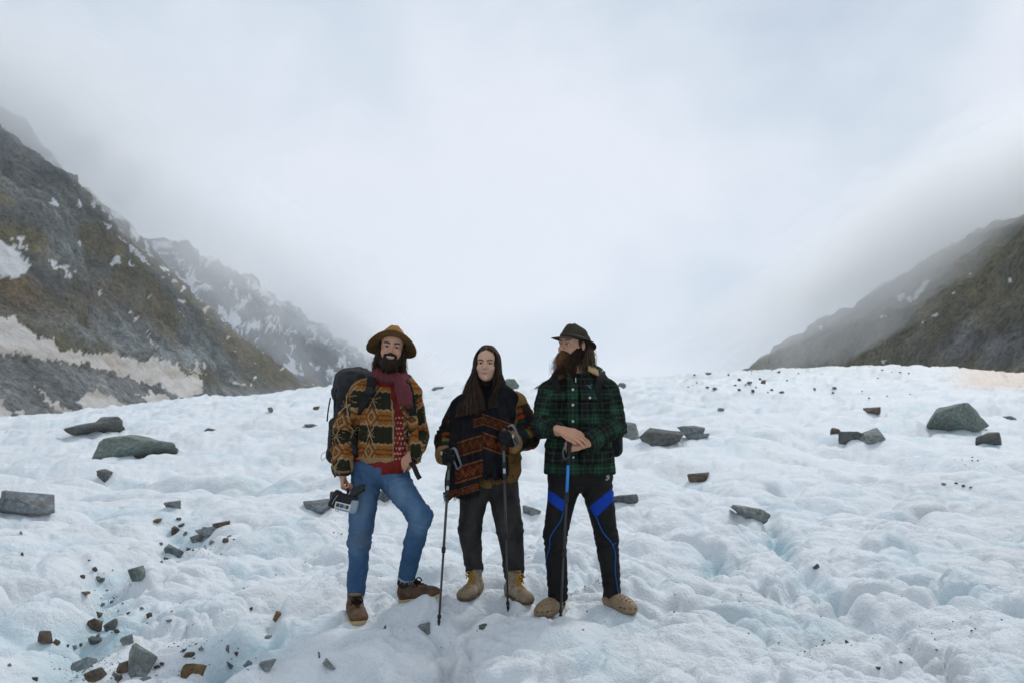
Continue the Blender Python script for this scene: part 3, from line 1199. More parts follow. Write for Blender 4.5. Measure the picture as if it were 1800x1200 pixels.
def head_paint(L, base, lips=(0.36, 0.15, 0.12), brow=(0.03, 0.02, 0.015), rosy=0.5, browthick=0.0055, browz=0.0215, lipw=0.022):
    """colours by head-local position"""
    c = np.tile(np.asarray(base, float), (len(L), 1))
    x, y, z = L[:, 0], L[:, 1], L[:, 2]
    front = y < -0.045
    red = np.exp(-((np.abs(x) - 0.042) / 0.018) ** 2 - ((z + 0.028) / 0.02) ** 2) + 0.8 * np.exp(-(x / 0.014) ** 2 - ((z + 0.03) / 0.014) ** 2)
    c *= 1 - (red * front * rosy)[:, None] * np.array([0.03, 0.26, 0.26])
    lip = np.exp(-(np.abs(x) / lipw) ** 4 - ((z + 0.0660 - 9.0 * x * x) / (0.0100 * np.sqrt(np.clip(1 - (x / (lipw * 1.15)) ** 2, 0.05, 1)))) ** 4) * front
    c = c * (1 - lip[:, None]) + np.asarray(lips) * lip[:, None]
    arch = browz + 0.006 * np.sin(np.clip((np.abs(x) - 0.012) / 0.036, 0, 1) * 2.2)
    bm = np.exp(-((z - arch) / browthick) ** 4) * sstep(0.008, 0.013, np.abs(x)) * (1 - sstep(0.046, 0.054, np.abs(x))) * front
    c = c * (1 - bm[:, None]) + np.asarray(brow) * bm[:, None]
    slit = np.exp(-((z + 0.0655 - 9.0 * x * x) / 0.0022) ** 2) * (np.abs(x) < lipw * 1.05) * front
    c = c * (1 - 0.75 * slit[:, None]) + np.array((0.06, 0.02, 0.018)) * 0.75 * slit[:, None]
    lash = np.exp(-((z - 0.0062 - 10 * (np.abs(x) - 0.031) ** 2 * -1) / 0.0026) ** 2) * sstep(0.013, 0.017, np.abs(x)) * (1 - sstep(0.046, 0.050, np.abs(x))) * front
    c = c * (1 - 0.8 * lash[:, None]) + np.array((0.02, 0.013, 0.010)) * 0.8 * lash[:, None]
    fold_shade = np.exp(-((np.abs(x) - 0.030 - 0.35 * (-0.045 - z)) / 0.005) ** 2) * np.exp(-((z + 0.055) / 0.016) ** 2) * front
    c *= 1 - 0.16 * fold_shade[:, None]  # shade of the smile creases painted into the skin
    eye = np.exp(-((np.abs(x) - 0.031) / 0.017) ** 4 - ((z - 0.004) / 0.010) ** 4) * front
    c *= 1 - eye[:, None] * np.array([0.22, 0.30, 0.30])  # eye sockets darkened: shade painted into the skin
    return c


def eyes(parent, M, o, s, gaze, iris=(0.05, 0.03, 0.02), lid=(0.03, 0.02, 0.02)):
    g = unit(gaze)
    for sd in (-1, 1):
        c = V3(sd * 0.031, -0.0795, 0.0022)
        bm = bmesh.new()
        bmesh.ops.create_uvsphere(bm, u_segments=20, v_segments=14, radius=0.0128)
        V = np.array([v.co[:] for v in bm.verts])
        Fc = [tuple(v.index for v in f.verts) for f in bm.faces]
        bm.free()
        a = np.degrees(np.arccos(np.clip(V @ g / 0.0128, -1, 1)))
        col = np.tile(np.array([0.42, 0.38, 0.35]), (len(V), 1))
        col[a < 38] = iris
        col[a < 13] = (0.005, 0.005, 0.005)
        W = (V + c) * s @ np.asarray(M).T + o
        mesh_np('eye', W, Fc, EYE, parent, col=col)


def hand_prims(wrist, fwd, palm, thumb_side=1, curl=(20, 25, 15), s=1.0, spread=3.0, fat=0.0, thumb=(35, 20), per_finger=None):
    """palm, four jointed fingers and a thumb. fwd: wrist to knuckles; palm: the way the palm faces"""
    w = np.asarray(wrist, float)
    f = unit(fwd)
    n = unit(np.asarray(palm, float) - (np.asarray(palm, float) @ f) * f)
    t = np.cross(f, n) * thumb_side          # towards the thumb
    P = [cap(w - f * 0.02, w + f * 0.02 * s, 0.025 * s + fat, 0.026 * s + fat, k=0.015, flat=(n, 0.78))]
    for i, off in enumerate((0.030, 0.010, -0.010, -0.028)):
        ln = (0.088, 0.092, 0.087, 0.079)[i]
        b = w + (f * ln + t * off) * s
        P.append(cap(w + (f * 0.012 + t * off * 0.55) * s, b, 0.0125 * s + fat, 0.0105 * s + fat, k=0.010))
        cu = per_finger[i] if per_finger else curl
        ang = 0.0
        side = unit(f * math.cos(R(spread * (1.5 - i))) + t * math.sin(R(spread * (1.5 - i))))
        p = b
        segs = [(0.040, 0.024, 0.019), (0.044, 0.027, 0.020), (0.041, 0.025, 0.019), (0.032, 0.019, 0.017)][i]
        for j, sl in enumerate(segs):
            ang += cu[j]
            d = side * math.cos(R(ang)) + n * math.sin(R(ang))
            q = p + d * sl * s
            rr = (0.0098, 0.0090, 0.0080)[j] * s * (0.9 if i == 3 else 1) + fat
            r2 = (0.0090, 0.0081, 0.0068)[j] * s * (0.9 if i == 3 else 1) + fat
            P.append(cap(p, q, rr, r2, k=0.004))
            p = q
    b = w + (f * 0.022 + t * 0.020 + n * 0.006) * s
    d1 = unit(f * math.cos(R(thumb[0])) + t * math.sin(R(thumb[0])) + n * 0.25)
    m1 = b + d1 * 0.040 * s
    d2 = unit(f + t * 0.15 + n * math.tan(R(thumb[1])))
    m2 = m1 + d2 * 0.032 * s
    m3 = m2 + unit(d2 + n * 0.3) * 0.024 * s
    P += [cap(b, m1, 0.0145 * s + fat, 0.0115 * s + fat, k=0.012), cap(m1, m2, 0.0108 * s + fat, 0.0098 * s + fat, k=0.006), cap(m2, m3, 0.0096 * s + fat, 0.0075 * s + fat, k=0.004)]
    return P


def fabric_disp(amp=0.006, freq=9.0, seed=1, stretch=(1, 1, 0.45)):
    def f(V):
        a = fbm(V[:, 0] * freq * stretch[0], V[:, 1] * freq * stretch[1], V[:, 2] * freq * stretch[2], 3, seed)
        b = 1 - np.abs(noise(V[:, 0] * freq * 1.3 * stretch[0] + 2 * a, V[:, 1] * freq * 1.3 * stretch[1], V[:, 2] * freq * 1.3 * stretch[2], seed + 7)) * 2.5
        return amp * (a * 1.6 + 0.6 * b)
    return f


def crease_disp(pts, joints, amp=0.007, wl=0.03, width=0.09, seed=3):
    """compression folds round a bend: joints are along-distances on the limb"""
    def f(V):
        al, an, d = chain(V, pts)
        o = 0
        for j in joints:
            ph = al / wl * 2 * np.pi + 2.2 * noise(V[:, 0] * 9, V[:, 1] * 9, V[:, 2] * 9, seed) * 3 + 1.2 * np.cos(an)
            o = o + np.exp(-((al - j) / width) ** 2) * np.sin(ph) * (0.5 + 0.5 * noise(V[:, 0] * 14, V[:, 1] * 14, V[:, 2] * 14, seed + 4))
        return amp * o * (d < 0.16)
    return f


def add_disp(*fs):
    return lambda V: sum(f(V) for f in fs)


# ---- footwear: local x = toe, y = left, z = up, origin on the sole under the ankle ----
def boot(parent, M, o, s, upper, sole_c, lace_c, shaft=0.135, name='boot', toe_c=None, hiking=False):
    P = [ell((-0.035, 0, 0.055), (0.044, 0.044, 0.055), k=0.0), ell((0.085, 0, 0.045), (0.075, 0.054, 0.040), k=0.03), ell((0.140, 0.0, 0.038), (0.050, 0.052, 0.034), k=0.03),
         cap((0.005, 0, 0.06), (0.060, 0, 0.062), 0.046, 0.040, k=0.03), cap((-0.008, 0, 0.07), (-0.012, 0, shaft), 0.047, 0.049, k=0.03, flat=((0, 1, 0), 0.86)),
         cap((-0.010, 0, shaft - 0.012), (-0.012, 0, shaft), 0.053, 0.054, k=0.01, flat=((0, 1, 0), 0.86))]
    P = xf(P, M, o, s)
    top = (np.asarray(o) + np.asarray(M) @ V3(-0.012, 0, shaft) * s, np.asarray(M) @ V3(-0.12, 0, 1))
    bot = (np.asarray(o) + np.asarray(M) @ V3(0, 0, 0.016) * s, np.asarray(M) @ V3(0, 0, -1))

    def paint(V, N):
        L = (V - o) @ np.asarray(M) / s
        c = np.tile(np.asarray(upper, float), (len(V), 1))
        n = fbm(L[:, 0] * 30, L[:, 1] * 30, L[:, 2] * 30, 3, 5)
        c *= (1 + 0.8 * n)[:, None]
        flex = np.exp(-((L[:, 0] - 0.105) / 0.022) ** 2) * np.abs(np.sin(L[:, 0] * 420 + 3 * n)) * (L[:, 2] > 0.05)
        c *= (1 - 0.4 * flex)[:, None]
        tongue = np.exp(-(L[:, 1] / 0.018) ** 4) * sstep(0.03, 0.045, L[:, 0]) * sstep(0.125, 0.110, L[:, 0]) * (L[:, 2] > 0.06)
        c *= (1 - 0.35 * tongue)[:, None]
        if toe_c is not None:
            t = sstep(0.105, 0.118, L[:, 0] + 0.6 * L[:, 2] * 0)
            c = c * (1 - t[:, None]) + np.asarray(toe_c) * t[:, None]
        seam = np.exp(-((L[:, 0] - 0.025 - 0.25 * (L[:, 2] - 0.05)) / 0.003) ** 2) * (np.abs(L[:, 1]) > 0.025) + np.exp(-((L[:, 2] - 0.105) / 0.0028) ** 2) * (L[:, 0] < 0.01)
        c *= (1 - 0.45 * np.clip(seam, 0, 1))[:, None]
        collar = sstep(shaft - 0.012, shaft - 0.004, L[:, 2])
        return c * (1 - collar[:, None]) + np.array([0.30, 0.20, 0.11]) * collar[:, None] * (0.8 if not hiking else 0.5)
    rng = np.random.default_rng(int(abs(o[0]) * 1000))
    root = solid(name, P, 0.005, LEATHER, parent, paint=paint, cuts=[top, bot],
                 disp=lambda V: 0.0022 * fbm(((V - o) @ np.asarray(M))[:, 0] * 45, V[:, 1] * 30, V[:, 2] * 30, 3, 9))
    # sole: outline swept up, welt lip
    a = np.linspace(0, 2 * np.pi, 48, endpoint=False)
    cx = np.where(np.cos(a) > 0, 0.062 + 0.132 * np.cos(a), 0.062 + 0.148 * np.cos(a))
    wd = np.where(cx > 0.02, 0.050 - 0.0, 0.042)
    wd = 0.046 + 0.014 * sstep(0.0, 0.10, cx)
    cy = wd * np.sign(np.sin(a)) * np.abs(np.sin(a)) ** 0.72 - 0.008 * np.sin((cx + 0.08) * 11)*0.4
    rings = []
    for z, g in ((0.0, 0.90), (0.003, 0.94), (0.012, 0.95), (0.017, 0.955), (0.0185, 0.985), (0.0235, 0.985), (0.025, 0.93)):
        zz = z - (0.006 * np.exp(-((cx - 0.035) / 0.03) ** 2) * -1 if z < 0.005 else 0) + 0.008 * sstep(0.13, 0.2, cx)
        rings.append(np.stack([(cx - 0.062) * g + 0.062, cy * g, np.broadcast_to(zz, cx.shape)], 1))
    V = np.concatenate(rings)
    m = len(a)
    i = (np.arange(len(rings) - 1)[:, None] * m + np.arange(m)[None]).ravel()
    j = (np.arange(len(rings) - 1)[:, None] * m + (np.arange(m)[None] + 1) % m).ravel()
    fs = np.stack([i, j, j + m, i + m], 1).tolist() + [tuple(range(m - 1, -1, -1)), tuple(range((len(rings) - 1) * m, len(rings) * m))]
    mesh_np('sole', V * s @ np.asarray(M).T + o, fs, PLASTIC, root, col=sole_c)
    # laces: crossing runs over the tongue, then a bow
    pts = []
    rows = [(0.112, 0.081), (0.095, 0.092), (0.078, 0.101), (0.062, 0.110), (0.048, 0.122)] + ([(0.042, 0.140), (0.040, 0.160)] if hiking else [])
    runs = []
    for r, (x, z) in enumerate(rows):
        w = 0.020 + 0.001 * r
        if r + 1 < len(rows):
            x2, z2 = rows[r + 1]
            for sd in (-1, 1):
                runs.append(np.array([(x, sd * w, z - 0.012), (x * .5 + x2 * .5, 0, (z + z2) / 2 + 0.004), (x2, -sd * w, z2 - 0.012)]))
    x, z = rows[-1]
    bows = [np.array([(x, 0, z + 0.004), (x + 0.012, sd * 0.022, z + 0.012), (x + 0.024, sd * 0.034, z - 0.010), (x + 0.014, sd * 0.020, z - 0.012), (x + 0.004, 0, z)]) for sd in (-1, 1)]
    bows += [np.array([(x, 0, z), (x + 0.012, sd * 0.02, z - 0.012), (x + 0.014, sd * 0.037, z - 0.045 - 0.01 * sd)]) for sd in (-1, 1)]
    parts = [tube_arrays(spline(q, 9) * s @ np.asarray(M).T + o, 0.0040 * s, 5, ends=False) for q in runs + bows]
    V, Q = join(parts)
    mesh_np('lace', V, Q, CLOTH, root, col=lace_c)
    return root


def clog(parent, M, o, s, colr):
    P = [ell((-0.045, 0, 0.040), (0.046, 0.044, 0.040), k=0.0), ell((0.110, 0.0, 0.034), (0.080, 0.054, 0.046), k=0.04), cap((0.0, 0, 0.035), (0.10, 0, 0.036), 0.048, 0.05, k=0.03),
         ell((0.055, 0, 0.062), (0.055, 0.044, 0.036), k=0.03), ell((-0.02, 0, 0.085), (0.055, 0.034, 0.055), k=0.006, sub=True)]
    holes = []
    for x, y in ((0.075, 0), (0.075, 0.022), (0.075, -0.022), (0.100, 0.011), (0.100, -0.011), (0.100, 0.032), (0.100, -0.032), (0.125, 0), (0.125, 0.022), (0.125, -0.022), (0.148, .011), (0.148, -.011)):
        z = 0.098 - 0.35 * (x - 0.06) - 9.0 * y * y - 3.0 * max(x - 0.09, 0) ** 2
        holes.append(cap((x, y, z + 0.02), (x, y, z - 0.016), 0.0058, k=0.002, sub=True))
    for y, x in ((0.050, 0.11), (-0.050, 0.11), (0.046, 0.14), (-0.046, 0.14), (0.03, 0.172), (-0.03, 0.172), (0, 0.186)):
        holes.append(ell((x, y, 0.040), (0.010, 0.010, 0.006), k=0.002, sub=True))
    P = xf(P + holes, M, o, s)
    bot = (np.asarray(o), np.asarray(M) @ V3(0, 0, -1))

    def paint(V, N):
        L = (V - o) @ np.asarray(M) / s
        c = np.tile(np.asarray(colr, float), (len(V), 1)) * (1 + 0.35 * fbm(L[:, 0] * 22, L[:, 1] * 22, L[:, 2] * 22, 3, 6))[:, None]
        dirty = sstep(0.03, 0.0, L[:, 2])  # tone simply darkens towards the sole
        return c * (1 - 0.35 * dirty[:, None])
    root = solid('clog', P, 0.0036, PLASTIC, parent, paint=paint, cuts=[bot], smooth_it=0)
    st = [np.asarray(M) @ V3(*p) * s + o for p in ((0.02, 0.047, 0.052), (-0.04, 0.047, 0.068), (-0.088, 0.0, 0.072), (-0.04, -0.047, 0.068), (0.02, -0.047, 0.052))]
    ribbon('heel_strap', st, 0.016 * s, 0.004, [unit(np.asarray(M) @ V3(*p)) for p in ((0, 1, 0), (-.3, 1, 0), (-1, 0, 0), (-.3, -1, 0), (0, -1, 0))], PLASTIC, root, 18, col=np.asarray(colr) * 0.9)
    return root


def hat(parent, M, o, brim, crown, colr, under, band_c, curl, name='hat'):
    """felt hat: brim=(x,y radii), crown=(x,y radii, height); curl(angle)=brim edge rise"""
    n = 72
    a = np.linspace(0, 2 * np.pi, n, endpoint=False)
    ca, sa = np.cos(a), np.sin(a)
    cx, cy, ch = crown
    bx, by = brim
    rings = []

    def brim_ring(t, dz):
        x = (cx + (bx - cx) * t) * ca
        y = (cy + (by - cy) * t) * sa
        return np.stack([x, y, dz + curl(a) * t ** 1.6], 1)
    # underside out to the edge, over the top, up the crown
    for t in (0.0, 0.25, 0.5, 0.75, 0.93, 1.0):
        rings.append(brim_ring(t, -0.0025))
    for t in (1.0, 0.93, 0.75, 0.5, 0.25, 0.05):
        rings.append(brim_ring(t, 0.0025))
    nb = len(rings)
    for h, g in ((0.03, 1.0), (0.10, 0.985), (0.25, 0.965), (0.45, 0.93), (0.65, 0.87), (0.82, 0.79), (0.93, 0.68), (1.0, 0.52), (0.985, 0.34), (0.93, 0.16)):
        x, y = cx * g * ca, cy * g * sa
        z = np.full(n, ch * h)
        # front pinch (towards -y) and lengthwise dent on top
        f = np.exp(-((sa + 0.75) / 0.35) ** 2) * sstep(0.3, 0.95, h)
        x = x * (1 - 0.34 * f)
        z = z - ch * 0.10 * sstep(0.4, 1.0, h) * (sa * 0.5 + 0.5) + 0.012 * f * h
        if h > 0.9:
            z = z - ch * 0.16 * np.exp(-(x / (cx * 0.30)) ** 2) * (1 - 0.7 * f)
        rings.append(np.stack([x, y, z], 1))
    V = np.concatenate(rings)
    V[:, 2] += 0.0025 * fbm(V[:, 0] * 18, V[:, 1] * 18, V[:, 2] * 18, 3, 4)
    k = len(rings)
    i = (np.arange(k - 1)[:, None] * n + np.arange(n)[None]).ravel()
    j = (np.arange(k - 1)[:, None] * n + (np.arange(n)[None] + 1) % n).ravel()
    fs = np.stack([i, j, j + n, i + n], 1).tolist() + [tuple(range((k - 1) * n, k * n))]
    col = np.tile(np.asarray(colr, float), (len(V), 1))
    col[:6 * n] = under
    nz = fbm(V[:, 0] * 22, V[:, 1] * 22, V[:, 2] * 22, 3, 8)
    col *= (1 + 0.35 * nz)[:, None]
    h = mesh_np(name, V @ np.asarray(M).T + o, fs, FELT, parent, col=col)
    rr = []
    for z, g in ((0.004, 1.02), (0.004, 1.035), (0.026, 1.015), (0.026, 0.99)):
        rr.append(np.stack([cx * g * ca, cy * g * sa, np.full(n, z)], 1))
    V = np.concatenate(rr)
    i = (np.arange(3)[:, None] * n + np.arange(n)[None]).ravel()
    j = (np.arange(3)[:, None] * n + (np.arange(n)[None] + 1) % n).ravel()
    mesh_np('hat_band', V @ np.asarray(M).T + o, np.stack([i, j, j + n, i + n], 1), LEATHER, h, col=band_c)
    return h

# ------------------------------------------------------------------ shared figure pieces
def set_origin(o, p):
    me = o.data
    n = len(me.vertices)
    co = np.empty(n * 3, np.float32)
    me.vertices.foreach_get('co', co)
    me.vertices.foreach_set('co', (co.reshape(-1, 3) - np.asarray(p, np.float32)).ravel())
    o.location = p
    o.matrix_world = Matrix.Translation(Vector(p))
    me.update()


def foot_m(toe, up=(0, 0, 1)):
    x = unit(toe)
    z = unit(np.asarray(up, float) - (np.asarray(up, float) @ x) * x)
    return np.stack([x, np.cross(z, x), z], 1)


def rest_on(M, o, s, pts=((-0.06, 0.02), (-0.06, -0.02), (0.05, 0.03), (0.05, -0.03), (0.16, 0.03), (0.16, -0.03)), sink=0.007):
    """remember where a sole meets the ice"""
    for x, y in pts:
        p = np.asarray(o) + np.asarray(M) @ V3(x * s, y * s, 0)
        FEET.append((p[0], p[1], p[2] + sink, 0.12))


def fur(V, N, n, length, rng, grav=1.0, curl=0.0, k=7, outw=0.6, keep=None, jit=0.35, wave=2.0):
    idx = rng.choice(np.nonzero(keep)[0] if keep is not None else len(V), n)
    out = []
    for i in idx:
        L = length * (0.55 + 0.7 * rng.random())
        d0 = N[i] * outw + rng.normal(0, jit, 3) * 0.6
        p = V[i] - N[i] * 0.006
        c = [p]
        ph = rng.random() * 6.28
        side = unit(rng.normal(0, 1, 3))
        for j in range(1, k):
            t = j / (k - 1)
            d = unit(d0 * (1 - t) + V3(0, 0, -1) * grav * (0.35 + t))
            p = p + d * L / (k - 1) + side * curl * math.sin(ph + t * 6.28 * wave)
            c.append(p)
        out.append(np.array(c))
    return out, idx


def stripe(x, period, lo, hi, soft=0.04):
    f = np.mod(x / period, 1.0)
    return sstep(lo - soft, lo + soft, f) * (1 - sstep(hi - soft, hi + soft, f))


def mixc(c, m, col):
    return c * (1 - m[:, None]) + np.asarray(col) * m[:, None]


def woven_pattern(u, v):
    """earth-toned blanket pattern: dark fields, saw-edged orange bands, nested diamonds and crossing lines"""
    pv, pu = 0.205, 0.20
    p = np.mod(v / pv, 1.0)
    q = np.abs(p - 0.5)
    a = np.abs(np.mod(u / pu, 1.0) - 0.5) * pu
    jag = np.abs(np.mod(u / 0.034, 1.0) - 0.5) * 0.09 + 0.02 * noise(u * 90, v * 90, 0, 3)
    dark, orange, beige, brown = (0.021, 0.021, 0.012), (0.245, 0.090, 0.019), (0.27, 0.185, 0.105), (0.095, 0.043, 0.017)
    c = np.tile(np.asarray(dark, float), (len(u), 1))
    c = mixc(c, (q < 0.225 + jag).astype(float), beige)
    c = mixc(c, (q < 0.18 + jag).astype(float), orange)
    c = mixc(c, (q < 0.075 + jag * 0.7).astype(float), brown)
    c = mixc(c, (q < 0.035 + jag * 0.4).astype(float), orange)
    dd = a / 0.055 + q * pv / 0.072
    for lim, k in ((1.0, brown), (0.82, orange), (0.62, beige), (0.42, brown), (0.2, orange)):
        c = mixc(c, (dd < lim).astype(float), k)
    ln = np.abs(a - (0.5 - q) * 2 * pu * 0.30)
    c = mixc(c, ((ln < 0.0048) & (q > 0.10)).astype(float), beige)
    # small feathered marks in the dark fields
    w = np.mod(u / pu + 0.5, 1.0) - 0.5
    st = (np.abs(np.abs(w) * pu - 0.052 - 0.018 * np.floor(q * pv / 0.008 - 10)) < 0.010) & (np.mod(q * pv / 0.008, 1) < 0.5) & (q > 0.40)
    return mixc(c, 0.8 * st.astype(float), beige)


def plaid_pattern(u, v):
    """black and green check with thin pale lines"""
    blk, grn, pale = np.array((0.0125, 0.0135, 0.0120)), np.array((0.022, 0.066, 0.039)), np.array((0.080, 0.105, 0.086))
    P = 0.15

    def set_(x):
        g = stripe(x, P, 0.10, 0.46, 0.02)
        sub = stripe(x, P / 6, 0.0, 0.42, 0.06) * g
        w = g * 0.85 - sub * 0.45
        l = stripe(x, P, 0.62, 0.66, 0.012) + stripe(x, P, 0.90, 0.94, 0.012) + 0.8 * stripe(x, P, 0.28, 0.31, 0.01)
        return np.clip(w, 0, 1), np.clip(l, 0, 1)
    gu, lu = set_(u)
    gv, lv = set_(v)
    g = 0.34 * gu + 0.5 * gv + 0.5 * gu * gv
    c = blk + (grn - blk) * g[:, None]
    l = np.clip(0.42 * lu + 0.5 * lv, 0, 1)
    return c * (1 - 0.55 * l[:, None]) + pale * (0.55 * l)[:, None]


def garment_charts(V, torso, arms, torso_r, yaw=0.0):
    """(u, v, part index) on a top: 0 torso, 1.. sleeves"""
    P0, P1 = np.asarray(torso[0]), np.asarray(torso[1])
    ax = unit(P1 - P0)
    f = unit(rotm(yaw) @ V3(0, -1, 0))
    f = unit(f - (f @ ax) * ax)
    r_ = np.cross(f, ax)
    q = V - P0
    t = q @ ax
    x, y = q @ r_, q @ f
    u = np.arctan2(x, y * 1.3 + 0.03) * torso_r
    v = t
    part = np.zeros(len(V), int)
    dt = np.hypot(x / 1.0, y / 0.75) - torso_r
    best = dt
    for i, (pts, rr) in enumerate(arms):
        al, an, d = chain(V, pts)
        da = d - rr
        m = (da < best - 0.012) & (al > 0.02)
        u = np.where(m, an * rr, u)
        v = np.where(m, al, v)
        part = np.where(m, i + 1, part)
        best = np.where(m, da, best)
    return u, v, part


def trek_pole(label, grip_top, tip, grip_c, shafts, mats_c, strap=None, basket=None, group=None, grip_len=0.13, r=0.0085):
    """telescopic walking pole; shafts = [(end fraction, radius, colour)]"""
    a, b = np.asarray(grip_top, float), np.asarray(tip, float)
    ax = unit(b - a)
    L = np.linalg.norm(b - a)
    root = empty('trekking_pole', b)
    tag(root, label, 'trekking pole', group)
    gl = grip_len
    tube('grip', [a, a + ax * 0.008, a + ax * 0.025, a + ax * gl * .45, a + ax * gl * .75, a + ax * gl], [0.008, 0.0165, 0.0155, 0.0135, 0.0145, 0.012], PLASTIC, root, 12, 24, col=grip_c)
    s0 = gl - 0.005
    for e_, rr, cc in shafts:
        s1 = gl + (L - gl - 0.03) * e_
        tube('shaft', [a + ax * s0, a + ax * s1], [rr, rr], METAL, root, 10, 3, col=cc)
        if e_ < 1:
            tube('lock_collar', [a + ax * (s1 - 0.022), a + ax * (s1 - 0.017), a + ax * (s1 + 0.010), a + ax * (s1 + 0.014)], [rr + .001, rr + 0.0045, rr + 0.004, rr], PLASTIC, root, 10, 8, col=(0.02, 0.02, 0.02))
        s0 = s1 - 0.002
    tube('tip', [a + ax * (L - 0.036), a + ax * (L - 0.03), a + ax * (L - 0.012), a + ax * (L + 0.012)], [0.009, 0.0095, 0.006, 0.003], PLASTIC, root, 10, 8, col=(0.02, 0.02, 0.02))
    if basket:
        c = a + ax * (L - 0.055)
        tube('tip_collar', [c - ax * 0.012, c - ax * 0.008, c + ax * 0.008, c + ax * 0.012], [0.008, 0.0115, 0.0115, 0.008], PLASTIC, root, 10, 8, col=(0.02, 0.02, 0.02))
    for pts, nrm in (strap or []):
        ribbon('wrist_strap', pts, 0.018, 0.0022, nrm, NYLON, root, 26, col=(0.15, 0.17, 0.19))
    FEET.append((b[0], b[1], b[2] + 0.010, 0.004))
    return root

# ------------------------------------------------------------------ person in the tan hat and woven jacket
def person_tan_hat():
    D = 4.95
    J = lambda x, y, off=0.0: at(x, y, D + off)
    rng = np.random.default_rng(11)
    skin = (0.47, 0.265, 0.175)
    HM, HO, HS = rotm(9, -10, 7), J(688, 616, -0.015), 0.97
    wr, el, sh = J(602, 830, -0.07), J(606, 758, 0.03), J(638, 690, 0.03)
    wl, ell_, shl = J(725, 796, -0.05), J(736, 764, 0.12), J(718, 692, 0.05)
    hp = hand_prims(wr, (0.03, -0.05, -1.0), (1.0, 0.15, 0.0), thumb_side=-1, curl=(62, 78, 50), s=0.98, thumb=(30, 40))
    hl = hand_prims(wl, (-0.62, -0.25, -0.75), (-0.2, 0.9, -0.3), thumb_side=1, curl=(35, 45, 30), s=0.9)
    body = [cap(J(686, 672, 0.03), J(688, 632, 0.0), 0.062, 0.060, k=0.02)] + xf(head_prims(), HM, HO, HS)
    body += [cap(J(650, 690, 0.03), J(708, 690, 0.04), 0.06, k=0.03), cap(J(676, 700, 0.03), J(670, 790, 0.03), 0.11, 0.105, k=0.05, flat=((0, 1, 0), 0.75)),
             cap(sh, el, 0.045, 0.036, k=0.03), cap(el, wr, 0.036, 0.026, k=0.01), cap(shl, ell_, 0.045, 0.036, k=0.03), cap(ell_, wl, 0.036, 0.026, k=0.01)]
    kr, ar, kl, al_ = J(633, 952, -0.04), J(625, 1046, -0.02), J(740, 908, -0.18), J(714, 1014, -0.01)
    hr, hl_ = J(643, 842, 0.03), J(692, 840, 0.03)
    body += [cap(hr, kr, 0.06, 0.045, k=0.02), cap(kr, ar, 0.045, 0.04, k=0.02), cap(hl_, kl, 0.06, 0.045, k=0.02), cap(kl, al_, 0.05, 0.04, k=0.02)]
    body += hp + hl

    def paint(V, N):
        L = (V - HO) @ HM / HS
        h = head_paint(L, skin, lips=(0.30, 0.13, 0.10), brow=(0.02, 0.013, 0.01), browthick=0.0065)
        far = np.linalg.norm(L, axis=1) > 0.2
        h[far] = np.array(skin) * (0.98, 0.9, 0.88)
        # teeth between the parted lips
        t = (np.abs(L[:, 0]) < 0.019) & (np.abs(L[:, 2] + 0.0640 - 9 * L[:, 0] ** 2) < 0.0034) & (L[:, 1] < -0.06) & ~far
        h[t] = (0.46, 0.42, 0.37)
        return h
    zf = [(HO[2] - 0.15, 3), (wr[2] - 0.2, wr[2] + 0.03)]
    p = solid('person', body, 0.0048, SKIN, None, paint=paint, zfine=zf, smooth_it=0)
    set_origin(p, J(668, 1085, 0))
    tag(p, 'bearded person in tan wide-brimmed hat and blue jeans, one foot raised', 'person', 'three hikers standing on the ice')
    eyes(p, HM, HO, HS, (0.05, -1, -0.12), iris=(0.02, 0.014, 0.011))

    # jeans
    legr = [cap(hr, kr, 0.094, 0.067, k=0.03), cap(kr, ar, 0.066, 0.050, k=0.02)]
    legl = [cap(hl_, kl, 0.092, 0.064, k=0.03), cap(kl, al_, 0.063, 0.050, k=0.02)]
    hips = [ell(J(666, 822, 0.03), (0.178, 0.125, 0.095), k=0.0)]
    cuts = [(ar + unit(ar - kr) * 0.004, ar - kr)]
    LR, LL = [hr, kr, ar], [hl_, kl, al_]

    def jeans_paint(V, N):
        a1, n1, d1 = chain(V, LR)
        a2, n2, d2 = chain(V, LL)
        left = d2 - 0.075 < d1 - 0.078
        a, n = np.where(left, a2, a1), np.where(left, n2, n1)
        c = np.tile(np.array((0.040, 0.088, 0.165)), (len(V), 1))
        fade = np.exp(-((np.abs(n) - 0.1) / 0.9) ** 2) * (np.exp(-((a - 0.16) / 0.14) ** 2) + 0.75 * np.exp(-((a - 0.38) / 0.07) ** 2))
        c = mixc(c, 0.60 * np.clip(fade, 0, 1), (0.150, 0.235, 0.330))
        c = mixc(c, 0.55 * np.clip(fbm(V[:, 0] * 14, V[:, 1] * 14, V[:, 2] * 5, 3, 77) + 0.1, 0, 1), (0.015, 0.045, 0.11))
        for s in (1.45, -1.45):
            m = np.exp(-((n - s) / 0.045) ** 2)
            c = mixc(c, 0.5 * m, (0.012, 0.03, 0.07))
            c = mixc(c, 0.35 * np.exp(-((n - s - 0.10) / 0.04) ** 2), (0.16, 0.24, 0.33))
        Lr, Ll = np.linalg.norm(kr - hr) + np.linalg.norm(ar - kr), np.linalg.norm(kl - hl_) + np.linalg.norm(al_ - kl)
        e_ = np.where(left, Ll, Lr) - a
        c = mixc(c, 0.8 * sstep(0.012, 0.002, e_), (0.40, 0.47, 0.53))
        dirt = np.exp(-((V[:, 0] - J(640, 940)[0]) / 0.05) ** 2 - ((V[:, 2] - J(640, 940)[2]) / 0.05) ** 2) * (~left)
        return mixc(c, 0.4 * dirt, (0.09, 0.10, 0.10))
